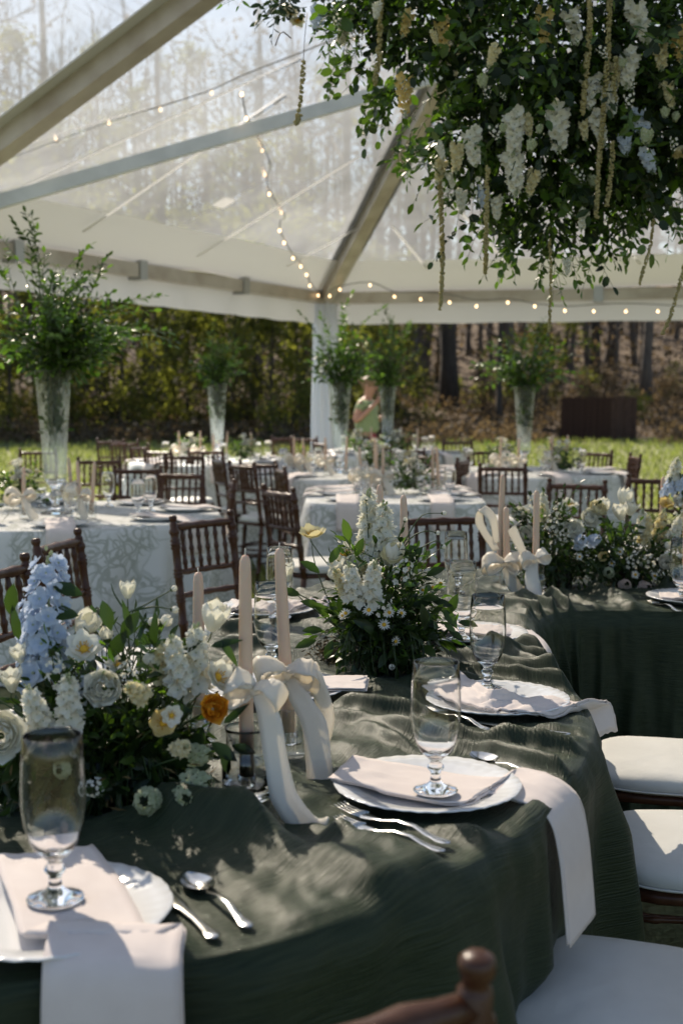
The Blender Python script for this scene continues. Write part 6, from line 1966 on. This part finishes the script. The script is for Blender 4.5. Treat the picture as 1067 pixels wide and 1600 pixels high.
for i, (pts, rr) in enumerate((([(596, -40), (594, 30), (591, 90), (585, 132)], .010), ([(474, 95), (472, 130), (468, 165), (463, 192), (470, 180)], .008), ([(686, 255), (689, 330), (691, 410), (688, 484)], .0085), ([(762, 260), (760, 320), (759, 380), (758, 428)], .0085), ([(858, 375), (860, 430), (859, 480), (857, 520)], .006),
                          ([(918, -30), (921, 40), (915, 110), (909, 178)], .010), ([(953, -30), (950, 60), (946, 130), (940, 200), (934, 270), (931, 342)], .009), ([(957, 220), (955, 260), (950, 300), (947, 322)], .008), ([(1020, 345), (1015, 385), (1005, 420), (998, 446)], .006), ([(1072, 400), (1062, 440), (1048, 490), (1034, 522)], .007), ([(962, 90), (958, 130), (960, 160)], .009))):
    strand([pd(x, y, DH - .38 + .15 * (x < 720) + .1 * (y > 380)) for x, y in pts], rr, B.root, i)
MB().tube([pd(474, 95, DH - .23) - hb, pd(476, 60, DH - .15) - hb, pd(480, 20, DH) - hb], .0012, 4).build('thread', M['twig'], B.root)
MB().tube(catmull([pd(455, 60, DH - .2) - hb, pd(440, 50, DH - .2) - hb, pd(430, 72, DH - .2) - hb], 6), .002, 4).build('twig', M['twig'], B.root)
mb = MB()
for k in range(3):
    a = k * 2.1
    mb.tube([V((.5 * math.cos(a), .5 * math.sin(a), .05)), V((Kk.x - hb.x, Kk.y - hb.y, Kk.z - hb.z - .2))], .004, 5)
mb.build('hanging_wire', M['wire'], B.root)

# ================================================================== PERSON by the far table
def skin_body(name, verts, edges, rads, mat, parent, lv=2, root=0):
    me = bpy.data.meshes.new(name)
    me.from_pydata([tuple(v) for v in verts], edges, [])
    me.materials.append(mat)
    o = link(name, me, parent)
    s = o.modifiers.new('skin', 'SKIN')
    if not me.skin_vertices: me.attributes
    for i, r_ in enumerate(rads):
        sv = me.skin_vertices[0].data[i]
        sv.radius = (r_, r_) if not isinstance(r_, tuple) else r_
        sv.use_root = (i == root)
    s.use_smooth_shade = True
    d = o.modifiers.new('sub', 'SUBSURF'); d.levels = d.render_levels = lv
    return o
def build_person():
    p = centre(574, 17.0)
    e = empty('person', p, R(-20), 'person in sage green tee and dark trousers, one hand raised to the face', 'person')
    vs, ed, ra = [], [], []
    def ch(pts, rads, frm=None):
        last = frm
        for q_, r_ in zip(pts, rads):
            vs.append(V(q_)); ra.append(r_)
            if last is not None: ed.append((last, len(vs) - 1))
            last = len(vs) - 1
        return last
    pel = ch([(0, 0, .90)], [.135])
    ch([(0, 0, 1.02), (-.02, 0, 1.18), (-.03, 0, 1.32)], [.12, .135, .13], pel); chest = len(vs) - 1
    ch([(.0, 0, 1.42), (.02, 0, 1.47)], [.058, .055], chest); nk = len(vs) - 1
    ch([(.035, 0, 1.545), (.035, 0, 1.625)], [.085, .082], nk); head = len(vs) - 1
    for s in (-1, 1):
        ch([(-.01, s * .09, .86), (.02, s * .095, .50), (-.01, s * .10, .10)], [.085, .058, .042], pel); ank = len(vs) - 1
        ch([(.05, s * .105, .04), (.15, s * .115, .03)], [.042, .032], ank)
        ch([(-.03, s * .17, 1.345)], [.062], chest); sh = len(vs) - 1
        if s < 0:
            ch([(-.10, s * .23, 1.10), (.06, s * .22, 1.24), (.155, s * .17, 1.345)], [.045, .036, .028], sh); wr = len(vs) - 1
            tips = [((.20, s * .15, 1.40), (.215, s * .12, 1.45)), ((.19, s * .13, 1.41), (.20, s * .10, 1.46)), ((.18, s * .12, 1.41), (.185, s * .085, 1.455)), ((.17, s * .11, 1.40), (.17, s * .08, 1.44)), ((.20, s * .17, 1.37), (.235, s * .15, 1.39))]
        else:
            ch([(-.02, s * .25, 1.09), (.14, s * .20, 1.16), (.24, s * .12, 1.24)], [.045, .036, .028], sh); wr = len(vs) - 1
            tips = [((.28, s * .09 + .01 * k, 1.27 + .012 * k), (.31, s * .07 + .008 * k, 1.30 + .014 * k)) for k in range(4)] + [((.26, s * .14, 1.28), (.27, s * .15, 1.32))]
        for a, b in tips: ch([a, b], [.013, .008], wr)
    skin_body('body', vs, ed, ra, M['skin'], e)
    tv = [(0, 0, .93), (0, 0, 1.04), (-.02, 0, 1.18), (-.03, 0, 1.33), (-.01, 0, 1.40)]
    tr = [(.17, .19), (.17, .19), (.18, .20), (.17, .19), (.085, .085)]
    te = [(0, 1), (1, 2), (2, 3), (3, 4)]
    for s in (-1, 1):
        k = len(tv)
        tv += [(-.03, s * .17, 1.345), (-.065, s * .20, 1.22)] if s < 0 else [(-.03, s * .17, 1.345), (-.025, s * .21, 1.21)]
        tr += [.075, .068]; te += [(3, k), (k, k + 1)]
    skin_body('tee_shirt', tv, te, tr, M['shirt'], e)
    tv, tr, te = [(0, 0, .95), (0, 0, .88)], [.14, .145], [(0, 1)]
    for s in (-1, 1):
        k = len(tv)
        tv += [(-.01, s * .09, .80), (.02, s * .095, .50), (-.01, s * .10, .10)]; tr += [.10, .072, .062]; te += [(1, k), (k, k + 1), (k + 1, k + 2)]
    skin_body('trousers', tv, te, tr, M['trouser'], e)
    def ell(name, c, r_, mat, par=e):
        return MB().lathe([(max(.0001, math.cos(a)), math.sin(a)) for a in [-1.57 + 3.14 * i / 10 for i in range(11)]], 16, Matrix.Translation(c) @ Matrix.Diagonal((r_[0], r_[1], r_[2], 1))).build(name, mat, par)
    ell('hair', (.015, 0, 1.625), (.105, .092, .10), M['hair'])
    ell('hair_bun', (-.085, 0, 1.66), (.045, .045, .045), M['hair'])
    for s in (-1, 1):
        ell('eye', (.122, s * .032, 1.60), (.012, .016, .009), M['eyew'])
        ell('ear', (.02, s * .094, 1.585), (.022, .012, .032), M['skin'])
        ell('shoe', (.07, s * .11, .035), (.135, .05, .045), M['shoe'])
    ell('nose', (.135, 0, 1.57), (.02, .013, .022), M['skin'])
    ell('mouth', (.122, 0, 1.53), (.010, .024, .007), M['lip'])
    ell('apron_pocket', (.10, -.07, .90), (.05, .07, .06), M['bag'])
build_person()
